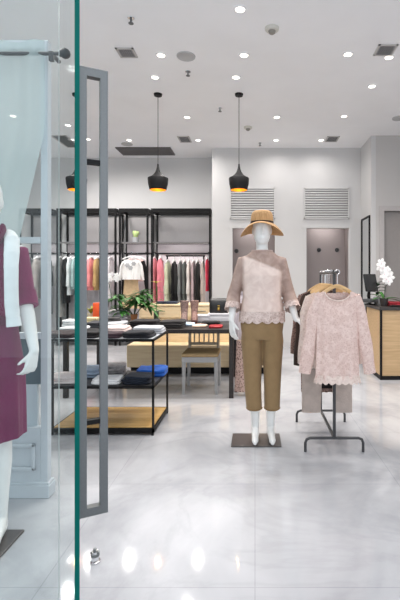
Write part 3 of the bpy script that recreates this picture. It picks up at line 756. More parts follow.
# --- back garments, seen edge on
BRY = 8.352; RZB = Zh(253.5, 8.35) + .016
ROWS = [
 # px, width px, bottom y, colour, kind, label, row
 (28, 8, 305, (120, 122, 126), 'dress', 'grey coat hanging behind the display partition', 'b', 'grey_coat', 'coat'),
 (38, 8, 300, (168, 160, 156), 'top', 'beige grey jacket hanging behind the display partition', 'b', 'beige_jacket', 'jacket'),
 (47, 7, 316, (58, 62, 58), 'dress', 'dark green grey dress beside the white jamb of the partition', 'b', 'dark_dress', 'dress'),
 (60.5, 6, 318, (158, 156, 152), 'dress', 'light grey long shirt left of the narrow black pullover', 'b', 'grey_shirt', 'shirt'),
 (66.5, 4.5, 304, (24, 24, 26), 'top', 'narrow black pullover between the grey shirt and the white blouse', 'b', 'black_pullover', 'pullover'),
 (71, 4.5, 296, (222, 226, 226), 'top', 'white blouse left of the pale teal one', 'b', 'white_blouse', 'blouse'),
 (75.5, 4.2, 290, (166, 190, 190), 'top', 'pale teal blouse beside the glass door edge', 'b', 'teal_blouse', 'blouse'),
 (81.5, 6.5, 312, (84, 92, 104), 'dress', 'slate blue dress partly behind the steel handle', 'b', 'slate_dress', 'dress'),
 (91, 7, 291, (226, 140, 142), 'top', 'coral pink blouse inside the handle loop', 'b', 'coral_blouse', 'blouse'),
 (97.5, 5.5, 291, (186, 154, 104), 'top', 'tan brown blouse right of the coral pink one', 'b', 'tan_blouse', 'blouse'),
 (104.5, 6, 308, (150, 150, 152), 'dress', 'mid grey dress behind the outer handle bar', 'b', 'grey_dress', 'dress'),
 (110.5, 5.5, 300, (228, 224, 226), 'top', 'white shirt hanging left of the double posts', 'b', 'white_shirt', 'shirt'),
 (154.5, 5, 306, (236, 158, 166), 'dress', 'pink dress nearest the posts right of the printed sweater', 'b', 'pink_dress', 'dress'),
 (160.5, 6.2, 307, (232, 136, 148), 'dress', 'deeper pink dress left of the sage green one', 'b', 'pink_dress', 'dress'),
 (207.5, 5, 292, (206, 62, 84), 'top', 'red coat at the right end of the back rack', 'b', 'red_coat', 'coat'),
 (168, 6.5, 308, (206, 210, 180), 'dress', 'sage green dress at the left end of the garment rail', 'g', 'sage_dress', 'dress'),
 (174.5, 6.5, 308, (20, 19, 21), 'dress', 'long black dress right of the sage green one', 'g', 'black_dress', 'dress'),
 (180.5, 4.6, 308, (128, 130, 130), 'dress', 'light grey dress right of the long black dress', 'g', 'grey_dress', 'dress'),
 (184.8, 4., 308, (96, 100, 98), 'dress', 'dark grey dress beside the ivory one', 'g', 'grey_dress', 'dress'),
 (189.2, 5, 302, (224, 217, 212), 'top', 'ivory blouse in the middle of the garment rail', 'g', 'ivory_blouse', 'blouse'),
 (193.6, 3.8, 304, (190, 168, 172), 'dress', 'dusty mauve dress between ivory and black', 'g', 'mauve_dress', 'dress'),
 (197.9, 4.8, 304, (34, 33, 34), 'top', 'black jacket near the right end of the garment rail', 'g', 'black_jacket', 'jacket'),
 (203, 5, 306, (184, 170, 162), 'dress', 'taupe dress at the right end of the garment rail', 'g', 'taupe_dress', 'dress'),
]
for i, (px, wpx, by, rgb, kind, lab, row, nm, cat) in enumerate(ROWS):
    y, rz_ = (BRY, RZB) if row == 'b' else (GY, gz + .026)
    x = X(px, y); half = wpx * y / F / 2
    zb = Zh(by, y - .12); L = rz_ - .1 - zb
    first_or_dup(HP, (x, y, rz_), 'white hanger carrying the ' + lab, PI / 2)
    m = cloth('back_%d' % i, rgb, .12, 12)
    garment(nm, lab, cat, m, (x, y, rz_), PI / 2, kind, .16, .15 if kind == 'top' else .17, L, half * .92, .085, min(.5, L * .8), .0, half * .36, half * .6, group='clothes on the back rails', neck=.07, scoop=.04, fold=half * .05, ph=i * 1.3, ry=1.1, taper=.68, wig=half * .06)
# printed sweater and black sleeved jacket, facing out on the narrow rack
yS = 8.08
ls = [(131.5, 8.10), ]
sweater_x = X(131.5, yS)
bk = thing('display_hook', 'black front hook holding the printed sweater on the narrow rack', 'hook', (sweater_x, 8.13, RZB - .02))
bm = BM(); tube(bm, [(0, .2, 0), (0, -.05, 0), (0, -.06, .015)], .006); obj('arm', bm, M_black, bk)
swz = RZB + .0
first_or_dup(HP, (sweater_x, yS, swz - .002), 'hanger with the white printed sweater on the narrow rack', 0)
sw = garment('printed_sweater', 'white sweater with grey flower print hanging face out on the narrow rack', 'sweater', cloth('sweater_white', (236, 234, 232), .03), (sweater_x, yS, swz), 0, 'top', .17, .17, .40, .03, .12, .34, .05, .05, .042, neck=.07, scoop=.035)
for j, (fx, fz) in enumerate(((-.07, -.25), (.05, -.22), (-.01, -.3))):
    bm = BM(); 
    for k in range(6):
        a = k * PI / 3; ell(bm, (fx + .028 * math.cos(a), -.032, fz + .028 * math.sin(a)), (.02, .006, .02), 1)
    ell(bm, (fx, -.034, fz), (.016, .007, .016), 1)
    obj('flower_print', bm, cloth('print_grey', (176, 176, 178)), sw)
first_or_dup(HP, (X(137, 8.26), 8.26, RZB), 'white hanger with the black sleeved jacket behind the printed sweater', 0)
garment('black_sleeved_jacket', 'blush jacket with black sleeves behind the printed sweater', 'jacket', cloth('blush', (222, 190, 186)), (X(135, 8.26), 8.26, RZB), 0, 'top', .17, .17, .46, .025, .095, .56, .06, .042, .036, sm=cloth('sleeve_black', (28, 26, 28)), neck=.07)
garment('beige_skirt', 'beige skirt hanging below the printed sweater', 'skirt', cloth('beige_skirt', (214, 184, 146)), (X(131, 8.16), 8.17, RZB), 0, 'skirt', .13, .17, .55, .03, .52)
# small pot on the rack shelf
pp = thing('potted_cactus', 'tiny potted cactus on the narrow rack shelf', 'plant', (X(134.5, 8.2), 8.28, Zh(242, RY0)))
bm = BM(); lathe(bm, [(0, 0), (.055, 0), (.068, .10), (.06, .10), (.055, .08), (0, .08)], cap=False); obj('pot', bm, mat('pot_grey', (186, 188, 190), .5), pp)
bm = BM(); ell(bm, (0, 0, .15), (.05, .05, .08)); ell(bm, (.045, 0, .18), (.026, .026, .04)); ell(bm, (-.04, 0, .19), (.024, .024, .04)); obj('cactus', bm, mat('cactus_green', (176, 196, 130), .6, noise=.2, nscale=60), pp)

# ------------------------------------------------------------------ folded clothes
def folded(name, lab, cat, m, loc, w, d, h, rz=0., layers=2, group=None, amp=.42, seed=0):
    if abs(loc[2] - TH) < .01: h *= .82
    bm = BM(); rnd = random.Random(seed + int(loc[0] * 997) + int(loc[1] * 313)); lh = h / layers
    for L in range(layers):
        z0 = L * lh; ox, oy = (rnd.uniform(-.012, .012) if L else 0), (rnd.uniform(-.012, .012) if L else 0)
        sw, sd = w * (1 - .05 * L * rnd.random()), d * (1 - .05 * L * rnd.random())
        prof = [(.94, 0), (.985, .18), (1, .5), (.985, .82), (.94, 1), (.8, 1.02), (.6, 1.04), (.4, 1.04), (.2, 1.05), (.02, 1.05)]
        rings = []
        for q, zz in prof:
            ring = []
            for k in range(40):
                a = 2 * PI * k / 40; c, s = math.cos(a), math.sin(a)
                x = ox + sw / 2 * q * math.copysign(abs(c) ** .35, c); y = oy + sd / 2 * q * math.copysign(abs(s) ** .35, s)
                nz = mnoise.noise(Vector((x * 9 + seed, y * 9, L * 3.1)))
                z = z0 + zz * lh * (1 + amp * nz * (1 if zz > .4 else 0))
                ring.append(Vector((x * (1 + .03 * mnoise.noise(Vector((y * 11, z * 20, seed)))), y, max(z, .0))))
            rings.append(ring)
        loft(bm, rings, True)
    o = obj(name, bm, m, None, loc=loc); o.rotation_euler = (0, 0, rz)
    return tag(o, lab, cat, group)
g1, g2, g3 = 'folded clothes on the display table top', 'folded clothes on the display table middle shelf', 'clothes laid on the long table'
zt = TH + .001
black = cloth('black', (38, 35, 36)); pink = cloth('folded_pink', (226, 206, 200)); wht = cloth('folded_white', (226, 226, 226)); gry = cloth('folded_grey', (188, 190, 194)); brn = cloth('folded_brown', (56, 42, 42)); navy = cloth('navy', (30, 36, 48)); blu = cloth('royal_blue', (38, 92, 178)); lgt = cloth('folded_lilac', (206, 200, 204))
def fx(px, y): return X(px, y)
folded('folded_trousers', 'dark brown folded trousers at the left end of the display table top', 'trousers', brn, (fx(66, 3.75), 3.72, zt), .26, .3, .045, .05, 2, g1, seed=1)
folded('folded_shirt', 'white folded shirt behind the dark brown trousers', 'shirt', wht, (fx(74, 3.95), 3.98, zt), .24, .2, .06, 0, 3, g1, seed=2)
folded('folded_trousers', 'black folded trousers inside the handle loop on the display table', 'trousers', black, (fx(93, 3.75), 3.72, zt), .2, .3, .06, .0, 3, g1, seed=3)
folded('folded_blouse', 'blush pink folded blouse in the middle of the display table top', 'blouse', pink, (fx(115, 3.9), 3.92, zt), .24, .28, .075, .04, 3, g1, seed=4)
folded('folded_pullover', 'dark plum folded pullover in front of the blush pink blouse', 'pullover', cloth('plum', (64, 48, 54)), (fx(112, 3.65), 3.65, zt), .17, .17, .05, .04, 2, g1, seed=5)
folded('folded_trousers', 'black folded trousers at the right front of the display table top', 'trousers', cloth('ink', (34, 34, 38)), (fx(140, 3.68), 3.68, zt), .25, .22, .058, -.05, 2, g1, seed=6)
folded('folded_shirt', 'pale grey folded shirt at the right back of the display table top', 'shirt', gry, (fx(150, 3.95), 3.95, zt), .27, .24, .07, .02, 3, g1, seed=7)
zm = MH + .001
folded('folded_shirt', 'white and pink folded shirt at the left of the middle shelf', 'shirt', cloth('white_pink', (228, 214, 212)), (fx(67, 3.72), 3.72, zm), .25, .26, .055, .03, 3, g2, seed=8)
folded('folded_jeans', 'pale blue grey folded jeans inside the handle loop on the middle shelf', 'jeans', cloth('pale_denim', (150, 166, 186)), (fx(88, 3.85), 3.92, zm), .22, .24, .075, .0, 3, g2, seed=9)
folded('folded_shirt', 'white folded shirt in front on the middle shelf, left of the navy one', 'shirt', wht, (fx(108, 3.66), 3.66, zm), .24, .2, .045, .03, 2, g2, seed=10)
folded('folded_scarf', 'grey knotted scarf behind the white shirt on the middle shelf', 'scarf', cloth('scarf_grey', (150, 146, 146), .3, 30), (fx(112, 3.95), 3.97, zm), .24, .22, .09, .2, 4, g2, amp=.6, seed=11)
folded('folded_pullover', 'navy black folded pullover at the right front of the middle shelf', 'pullover', navy, (fx(139, 3.68), 3.68, zm), .24, .22, .065, -.04, 3, g2, seed=12)
folded('folded_pullover', 'royal blue folded pullover at the right back of the middle shelf', 'pullover', blu, (fx(152, 3.97), 3.97, zm), .27, .24, .06, .04, 2, g2, seed=13)
zl = LH + .001
folded('folded_trousers', 'black trousers laid along the front of the long table, left pair', 'trousers', black, (fx(144, 4.78), 4.82, zl), .34, .3, .078, .03, 3, g3, amp=.4, seed=14)
folded('folded_trousers', 'black trousers laid along the front of the long table, right pair', 'trousers', cloth('soft_black', (46, 43, 43)), (fx(172, 4.78), 4.82, zl), .27, .3, .072, -.04, 3, g3, amp=.4, seed=15)
folded('folded_sweater', 'pale grey folded sweater on the long table behind the handle', 'sweater', gry, (fx(113, 4.8), 4.84, zl), .26, .32, .055, 0, 2, g3, seed=16)
folded('folded_scarf', 'black and grey scarf heaped on the pale grey sweater', 'scarf', cloth('scarf_dark', (70, 68, 68), .6, 26), (fx(114, 4.9), 4.9, zl + .062), .16, .18, .035, .3, 2, g3, amp=.5, seed=17)
folded('folded_blanket', 'lilac white folded blanket stacked high at the back of the long table', 'blanket', lgt, (fx(116, 5.3), 5.36, zl), .3, .3, .14, .05, 4, g3, seed=18)
folded('folded_shirt', 'white folded shirt at the left end of the long table', 'shirt', wht, (fx(74, 4.9), 4.95, zl), .25, .26, .07, 0, 3, g3, seed=19)
folded('folded_pullover', 'charcoal folded pullover on the long table inside the handle loop', 'pullover', cloth('charcoal', (66, 66, 70)), (fx(96, 4.8), 4.82, zl), .17, .28, .06, 0, 3, g3, seed=20)
folded('folded_shirt', 'light blue folded shirt beside the boots on the long table', 'shirt', cloth('light_blue', (186, 206, 226)), (fx(189, 5.0), 5.02, zl), .13, .22, .022, .1, 1, g3, seed=21)
folded('folded_blouse', 'peach folded blouse on the long table right of the light blue shirt', 'blouse', cloth('peach', (232, 200, 176)), (fx(200, 4.85), 4.86, zl), .15, .2, .02, -.1, 1, g3, seed=22)
folded('red_purse', 'flat red purse at the right front of the long table', 'purse', mat('red_leather', (176, 36, 44), .4, noise=.1), (fx(216, 4.8), 4.79, zl), .15, .2, .022, .0, 1, g3, seed=23)
folded('folded_pullover', 'black folded pullover behind the red purse', 'pullover', black, (fx(211, 5.15), 5.14, zl), .22, .2, .03, 0, 1, g3, seed=24)
folded('folded_jeans', 'dark jeans with blue fold lying on the wooden cabinet', 'jeans', cloth('dark_denim', (36, 44, 60), .4), (fx(167, 6.1), 6.14, .921), .3, .24, .03, 0, 2, 'clothes on the wooden cabinet', seed=25)
# boxes, bag, boots
def carton(lab, m, px, y, z, w, d, h, rz=0, nm='gift_box', cat='box', lid=True, g=None):
    t = thing(nm, lab, cat, (X(px, y), y, z), rz, g)
    bm = BM(); box(bm, (-w / 2, -d / 2, 0), (w / 2, d / 2, h * .7 if lid else h), .004); obj('box_body', bm, m, t)
    if lid: bm = BM(); box(bm, (-w / 2 - .004, -d / 2 - .004, h * .7), (w / 2 + .004, d / 2 + .004, h), .004); obj('lid', bm, m, t)
    return t
Mwb = mat('white_card', (226, 224, 228), .6)
carton('white shoe box under the black handbag', Mwb, 219, 5.5, zl, .26, .17, .1)
carton('white shoe box beside the boots, left of the handbag', Mwb, 203, 5.48, zl, .17, .17, .08)
carton('bright orange gift box standing between the handle bars', M_orange, 99, 5.4, zl, .12, .1, .235, lid=False)
carton('cream box low on the long table inside the handle loop', mat('cream_card', (226, 208, 160), .6), 92, 5.0, zl, .14, .12, .09)
hb = thing('handbag', 'black structured handbag with gold clasp on a white shoe box', 'handbag', (X(219, 5.5), 5.5, zl + .1005))
bm = BM(); 
rings_z(bm, [(0, .115, .05), (.02, .122, .055), (.12, .118, .045), (.17, .112, .03), (.178, .105, .02)], 32, True, 5)
obj('body', bm, mat('black_leather', (30, 29, 31), .4, noise=.05, bump=.1), hb)
bm = BM(); rings_z(bm, [(.075, .117, .058), (.1, .1225, .06), (.15, .119, .052), (.185, .112, .028), (.188, .1, .02)], 32, True, 5); obj('flap', bm, mat('black_leather2', (36, 35, 36), .4), hb)
bm = BM(); box(bm, (-.014, -.068, .035), (.014, -.054, .075), .003); box(bm, (-.016, -.068, .085), (.016, -.058, .1), .003); obj('clasp', bm, mat('gold', (214, 178, 96), .25, 1), hb)
M_boot = M_snake
for px, y, sgn, lab in ((184.5, 5.26, 1, 'left snake print ankle boot on the long table'), (194.5, 5.30, 1, 'right pinkish ankle boot on the long table')):
    bt = thing('ankle_boot', lab, 'boot', (X(px, y), y, zl), .12)
    m = M_snake if px < 190 else leopard('boot_print2', (160, 126, 116), (96, 70, 64), 90)
    bm = BM()
    sec = [(.0, .038, .075, 0, -.055), (.02, .042, .085, 0, -.055), (.05, .04, .075, 0, -.045), (.085, .038, .055, 0, -.02), (.12, .04, .048, 0, 0), (.2, .05, .052, 0, 0), (.245, .055, .056, 0, 0)]
    rings_z(bm, [(z + .022, a, b, c, d) for z, a, b, c, d in sec], 24, True); obj('upper', bm, m, bt)
    bm = BM(); rings_z(bm, [(0.012, .04, .085, 0, -.055), (.024, .042, .088, 0, -.055)], 24); box(bm, (-.03, 0, 0), (.03, .045, .02), .004); box(bm, (-.03, -.12, 0.0), (.03, -.07, .014), .003); obj('sole', bm, mat('boot_sole', (110, 56, 46), .5), bt)

# ------------------------------------------------------------------ plants
def blade(bm, p0, d, L, w, droop, up=Vector((0, 0, 1))):
    d = d.normalized(); side = d.cross(up).normalized(); n = 6; prev = None
    for i in range(n + 1):
        t = i / n; p = p0 + d * L * t - up * droop * L * t * t
        ww = w * math.sin(PI * min(1, .12 + .88 * t)) ** .8 if t < 1 else .0005
        c = [bm.verts.new(p + side * ww), bm.verts.new(p - up * ww * .25), bm.verts.new(p - side * ww)]
        if prev:
            bm.faces.new((prev[0], prev[1], c[1], c[0])); bm.faces.new((prev[1], prev[2], c[2], c[1]))
        prev = c
pl = thing('potted_plant', 'leafy green plant in a small terracotta pot on the long table', 'plant', (X(134, 5.3), 5.3, zl))
bm = BM(); lathe(bm, [(0, 0), (.03, 0), (.042, .085), (.046, .085), (.046, .1), (.038, .1), (.036, .08), (0, .08)], cap=False); obj('pot', bm, M_terra, pl)
rnd = random.Random(3)
bm = BM(); stems = []
for i in range(7):
    a = rnd.uniform(0, 2 * PI); r = rnd.uniform(.05, .22); e = Vector((r * math.cos(a) - .02, r * .6 * math.sin(a), rnd.uniform(.2, .42)))
    tube(bm, [(0, 0, .07), e * .5 + Vector((0, 0, .05)), e], [.006, .005, .003], 6); stems.append(e)
obj('stem', bm, M_dgreen, pl)
bm = BM()
for e in stems:
    for k in range(30):
        a = rnd.uniform(0, 2 * PI); blade(bm, e - Vector((0, 0, rnd.uniform(0, .08))), Vector((math.cos(a), math.sin(a) * .8, rnd.uniform(-.15, .5))), rnd.uniform(.11, .2), rnd.uniform(.014, .024), rnd.uniform(.2, .6))
obj('foliage', bm, M_green, pl, False)
def flower(bm, c, r, n=5, tilt=0.):
    for k in range(n):
        a = 2 * PI * k / n + .3; rot = Matrix.Rotation(tilt, 3, 'Z') @ Matrix.Rotation(a, 3, 'Y')
        ell(bm, Vector(c) + rot @ Vector((0, -.004, r * .55)), (r * .42, r * .1, r * .55), 1, rot)
def orchid(name, lab, loc, blooms, rb, leaves, pot_r, pot_h, potm, seed):
    t = thing(name, lab, 'plant', loc); rn = random.Random(seed)
    bm = BM(); lathe(bm, [(0, 0), (pot_r * .8, 0), (pot_r, pot_h), (pot_r * .9, pot_h), (pot_r * .85, pot_h * .85), (0, pot_h * .85)], cap=False); obj('pot', bm, potm, t)
    for c in blooms:
        bm = BM(); flower(bm, c, rb * rn.uniform(.85, 1.1), 5, rn.uniform(-.5, .5)); fl = obj('flower', bm, M_petal, t)
        bm = BM(); ell(bm, (c[0], c[1] - rb * .15, c[2]), (rb * .14,) * 3, 1); obj('flower_centre', bm, mat('orchid_centre', (226, 196, 206), .5), fl)
    c = blooms[0]; bm = BM(); e = blooms[-1]
    tube(bm, [(0, 0, pot_h * .8), (e[0] * .4, 0.012, e[2] * .6 + .04), (e[0], .012, e[2]), (c[0], .012, c[2])], .004, 6); obj('stem', bm, M_dgreen, t)
    for a, L, w, up in leaves:
        bm = BM(); blade(bm, Vector((0, 0, pot_h * .9)), Vector((math.cos(a), math.sin(a) * .6, up)), L, w, .5); obj('leaf', bm, M_green if up > 0 else M_dgreen, t, False)
    return t
oy = 5.2
orchid('potted_orchid', 'white orchid in bloom on the long table left of the green plant', (X(112.5, 5.5), 5.5, zl), [(-.045, 0, .57), (0, 0, .6), (.05, 0, .58), (-.02, 0, .53), (.035, 0, .54), (.06, 0, .52), (-.06, 0, .52)], .034, [(0, .12, .02, .5), (2.5, .1, .02, .4), (3.6, .12, .02, .3)], .045, .1, Mwb, 2)
ly = thing('yellow_lily', 'yellow lily sprig standing behind the green plant', 'plant', (X(156, 5.56), 5.58, zl))
bm = BM(); lathe(bm, [(0, 0), (.03, 0), (.034, .1), (.026, .12), (.0, .1)], cap=False); obj('vase', bm, mat('dark_vase', (60, 74, 52), .3), ly)
bm = BM(); tube(bm, [(0, 0, .1), (.01, 0, .3), (0, 0, .5)], .005, 6); obj('stem', bm, M_green, ly)
bm = BM()
for k in range(7): a = k * .9; blade(bm, Vector((0, 0, .48)), Vector((math.cos(a), math.sin(a), .9)), .1, .018, .5)
obj('flower', bm, mat('lily_yellow', (222, 206, 96), .5, noise=.1), ly, False)
bm = BM()
for k in range(10): a = k * 2.4; blade(bm, Vector((0, 0, .12 + .03 * k)), Vector((math.cos(a), math.sin(a), .3)), .12, .015, .4)
obj('leaves', bm, M_green, ly, False)
py_ = thing('yellow_green_plant', 'small yellow green plant left of the orange box', 'plant', (X(91, 5.45), 5.45, zl))
bm = BM(); lathe(bm, [(0, 0), (.035, 0), (.045, .1), (.04, .1), (0, .08)], cap=False); obj('pot', bm, mat('cream_pot', (214, 200, 168), .6), py_)
bm = BM()
for k in range(22): a = k * 2.4; blade(bm, Vector((0, 0, .09)), Vector((math.cos(a) * .6, math.sin(a) * .6, 1)), .1 + .012 * (k % 7), .012, .25)
obj('leaves', bm, mat('yellow_leaf', (150, 150, 48), .5, noise=.3, nscale=40), py_, False)
# cash desk things
qy = 5.75; qz = QH + .0005
def QW(px, py, y=qy): p = W(px, py, y); return p
orc = orchid('potted_orchid', 'white orchid with drooping blooms on the cash desk', (X(384, 5.62), 5.62, qz), [(-.035, 0, .56), (-.06, -.01, .51), (-.02, -.02, .49), (.03, -.02, .47), (.055, 0, .43), (0, -.02, .41), (.075, -.01, .37), (.02, -.03, .35), (.05, -.03, .32)], .062, [(0.2, .3, .035, .25), (2.6, .22, .03, 1.0), (1.9, .22, .03, 1.5), (-.2, .26, .035, .5), (3.4, .18, .03, .5)], .055, .1, mat('dark_pot', (48, 44, 44), .3), 5)
pos = thing('card_terminal', 'black till screen on a stand seen from the side on the cash desk', 'till screen', (X(369.5, 5.9), 5.9, qz), .75)
bm = BM(); lathe(bm, [(0, 0), (.07, 0), (.075, .012), (.02, .02), (0, .02)], cap=False); obj('foot', bm, M_black, pos)
bm = BM(); tube(bm, [(0, 0, .015), (0, .02, .12), (0, 0, .22)], .018); obj('stand', bm, M_black, pos)
bm = BM(); box(bm, (-.14, -.025, .0), (.14, .005, .24), .008)
rot = Matrix.Rotation(-.18, 3, 'X')
for v in bm.verts: v.co = rot @ v.co + Vector((0, -.03, .18))
obj('screen', bm, M_screen, pos)
bm = BM(); box(bm, (-.1, -.08, .03), (.1, .06, .08), .006); obj('printer_base', bm, mat('till_grey', (70, 72, 74), .4), pos)
pl2 = thing('potted_plant', 'small dark leaved plant between the till screen and the orchid', 'plant', (X(377, 5.98), 5.98, qz))
bm = BM(); lathe(bm, [(0, 0), (.04, 0), (.05, .1), (.044, .1), (0, .08)], cap=False); obj('pot', bm, mat('clear_grey_pot', (170, 172, 172), .2), pl2)
bm = BM()
for k in range(14): a = k * 2.4; blade(bm, Vector((0, 0, .1 + .015 * k)), Vector((math.cos(a), math.sin(a) * .6, .7)), .16, .035, .6)
obj('leaves', bm, M_dgreen, pl2, False)
folded('red_scarf', 'dark red scarf lying on the cash desk beside the orchid pot', 'scarf', mat('red_cloth', (150, 32, 44), .8, noise=.3), (X(395, 5.62), 5.66, qz), .2, .2, .05, .1, 2, amp=.5, seed=31)
carton('flat black tray on the cash desk in front of the red scarf', M_black, 397, 5.5, qz, .18, .1, .018, 0, 'card_tray', 'tray', False)

# ------------------------------------------------------------------ mannequins
def hand(bm, w, d, nrm, thumb_side, curl=.35, s=1.0, spread=.12):
    """w wrist, d pointing direction, nrm palm normal (fingers curl toward it), thumb_side unit vector"""
    w = Vector(w); d = Vector(d).normalized(); nrm = Vector(nrm); nrm = (nrm - d * nrm.dot(d)).normalized(); t = d.cross(nrm).normalized()
    if t.dot(Vector(thumb_side)) < 0: t = -t
    pl = .085 * s; lens = (.068, .076, .07, .055)
    for i in range(4):
        off = (1.5 - i) * .019 * s; b = w + d * pl + t * off - nrm * .002 * abs(1.5 - i)
        capsule(bm, w + t * off * .55 + d * .01, .0135 * s, b, .0105 * s, 10)
        a = (1.5 - i) * spread; dirn = (d + t * a).normalized(); L = lens[i] * s; c = curl * (1 + .12 * i); p = b; ang = c * .5; rr = .0088 * s
        for j, f in enumerate((.42, .32, .26)):
            dv = dirn * math.cos(ang) + nrm * math.sin(ang); q = p + dv * L * f
            capsule(bm, p, rr, q, rr * .9, 8); p = q; rr *= .9; ang += c
    b = w + d * .028 * s + t * .024 * s; p = b; dv = (d * .75 + t * .6 + nrm * .25).normalized()
    capsule(bm, w + d * .012, .014 * s, b, .0125 * s, 8)
    for f, L, r in ((0, .034, .0115), (.25, .028, .0098)):
        dv = (dv + d * f + nrm * f * .5).normalized(); q = p + dv * L * s; capsule(bm, p, r * s, q, r * .88 * s, 8); p = q
def body(parent, arms, legs, head_h=1.77):
    bm = BM()
    rings_z(bm, [(.86, .10, .09), (.90, .138, .10), (.96, .148, .104), (1.03, .145, .10), (1.10, .118, .088), (1.18, .122, .09, 0, -.004), (1.27, .14, .105, 0, -.012), (1.34, .142, .10, 0, -.008), (1.40, .14, .078), (1.44, .115, .06), (1.475, .075, .052), (1.50, .055, .052)], 32)
    tube(bm, [(0, .005, 1.46), (0, 0, 1.52), (0, -.012, 1.60)], [.056, .047, .047], 16)
    # head: egg with a plain face
    hz = 1.665
    prof = [(-.125, .02, .03), (-.118, .036, .05), (-.10, .05, .066), (-.07, .061, .08), (-.03, .069, .09), (.01, .073, .095), (.05, .073, .096), (.085, .063, .085), (.108, .043, .06), (.12, .015, .02)]
    rings_z(bm, [(hz + z, a, b, 0, -.012 + (-.006 if z < -.06 else .004)) for z, a, b in prof], 32)
    capsule(bm, (0, -.1, hz + .005), .008, (0, -.113, hz - .038), .011)
    ell(bm, (0, -.094, hz - .07), (.021, .008, .006)); ell(bm, (0, -.093, hz - .079), (.017, .008, .006))
    for sx in (-1, 1):
        ell(bm, (sx * .028, -.088, hz + .002), (.014, .007, .007)); ell(bm, (sx * .029, -.09, hz + .02), (.02, .007, .006)); ell(bm, (sx * .072, -.0, hz - .01), (.009, .02, .03))
    for sx, A in zip((-1, 1), arms):
        sh, el, wr = [Vector(p) for p in A[:3]]
        capsule(bm, (sx * .09, 0, sh.z), .045, sh, .043); capsule(bm, sh, .043, sh + (el - sh) * .5, .041); capsule(bm, sh + (el - sh) * .5, .042, el, .035)
        capsule(bm, el, .035, el + (wr - el) * .35, .035); capsule(bm, el + (wr - el) * .35, .035, wr, .023)
        hand(bm, wr, *A[3:])
    for hip, kn, an, toe in legs:
        hip, kn, an, toe = map(Vector, (hip, kn, an, toe))
        capsule(bm, hip, .085, hip + (kn - hip) * .5, .07); capsule(bm, hip + (kn - hip) * .5, .07, kn, .05)
        capsule(bm, kn, .05, kn + (an - kn) * .3, .051); capsule(bm, kn + (an - kn) * .3, .051, kn + (an - kn) * .7, .037); capsule(bm, kn + (an - kn) * .7, .037, an, .030)
        heel = Vector((an.x, an.y + .02, .03)); capsule(bm, an, .03, heel, .027)
        mid = (heel + toe) / 2 + Vector((0, 0, .018)); capsule(bm, an, .028, mid, .03); capsule(bm, heel, .026, (toe + heel) / 2, .025); capsule(bm, mid, .028, toe, .026)
        tip = toe + (toe - heel).normalized() * .03; tip.z = .018; capsule(bm, toe, .028, tip, .016)
    o = obj('body', bm, M_gloss, parent); remesh(o, .005, 5); return o

# --- mannequin with the straw hat
MX, MY = X(262, 3.43), 3.42
mq = thing('mannequin', 'white mannequin in straw hat, sheer pink blouse and khaki trousers', 'mannequin', (MX, MY, .012))
LA = ((-.15, 0, 1.405), (-.225, .03, 1.15), (-.24, -.06, .95), (.12, -.1, -1), (.7, .5, 0), (.2, -1, 0), .22)
RA = ((.15, 0, 1.405), (.215, .03, 1.15), (.262, -.08, .96), (.9, -.3, -.25), (-.2, .3, -.9), (.2, -1, .3), .3)
body(mq, (LA, RA), (((-.075, 0, .88), (-.065, -.005, .49), (-.052, .015, .09), (-.055, -.105, .028)), ((.078, 0, .88), (.076, -.005, .49), (.07, .015, .09), (.078, -.105, .028))))
bm = BM(); box(bm, (X(231, 3.28) - MX, 3.28 - MY, -.0115), (X(281.5, 3.28) - MX, 3.545 - MY, 0), .002); obj('base_plate', bm, mat('base_bronze', (96, 90, 88), .3, .5), mq, False)
bm = BM()
zh = .985
rings_z(bm, [(zh, .180, .125), (1.03, .174, .125), (1.12, .154, .118), (1.22, .150, .118, 0, -.008), (1.30, .158, .125, 0, -.012), (1.38, .162, .112), (1.42, .158, .092), (1.45, .135, .078), (1.48, .10, .072), (1.497, .08, .068)], 40)
for A, sx in ((LA, -1), (RA, 1)):
    sh, el, wr = [Vector(p) for p in A[:3]]
    end = el + (wr - el) * .42
    tube(bm, [Vector((sx * .09, 0, 1.412)), sh, sh + (el - sh) * .35, sh + (el - sh) * .7, el, end], [.055, .055, .050, .049, .053, .058], 20)
bl = obj('blouse', bm, M_sheer, mq, label='sheer dusty pink blouse over a paler camisole'); remesh(bl, .007, 6)
bm = BM(); rings = []
for r in range(5):
    t = r / 4; z = zh + .035 - .075 * t; ring = []
    for k in range(160):
        u = 2 * PI * k / 160; c, s = math.cos(u), math.sin(u); w = 1 + .02 * t * math.sin(13 * u)
        zz = z - (.018 * abs(math.sin(8 * u)) if r == 4 else (.006 * abs(math.sin(8 * u)) if r == 3 else 0))
        ring.append(Vector((.183 * w * math.copysign(abs(c) ** .91, c), .128 * w * math.copysign(abs(s) ** .91, s), zz)))
    rings.append(ring)
loft(bm, rings, False); obj('lace_hem', bm, lace('hem_lace_pink', (226, 208, 200), (176, 148, 138), 70), bl, label='scalloped lace hem')
for A in (LA, RA):
    el, wr = Vector(A[1]), Vector(A[2]); d = (wr - el).normalized(); a, b = frame_of(d); c0 = el + (wr - el) * .36; rings = []
    for r in range(4):
        t = r / 3; ring = []
        for k in range(80):
            u = 2 * PI * k / 80; rr = .058 + .005 * t
            ring.append(c0 + d * (.0 + .045 * t + (.012 * abs(math.sin(5 * u)) if r == 3 else 0)) + a * rr * math.cos(u) + b * rr * math.sin(u))
        rings.append(ring)
    bm = BM(); loft(bm, rings, False); obj('cuff_lace', bm, MATS['hem_lace_pink'], bl)
bm = BM(); tube(bm, [Vector((.081 * math.cos(2 * PI * k / 40), .069 * math.sin(2 * PI * k / 40), 1.496)) for k in range(41)], .005, 8); obj('neckband', bm, cloth('neckband', (196, 172, 164)), bl)
bm = BM()
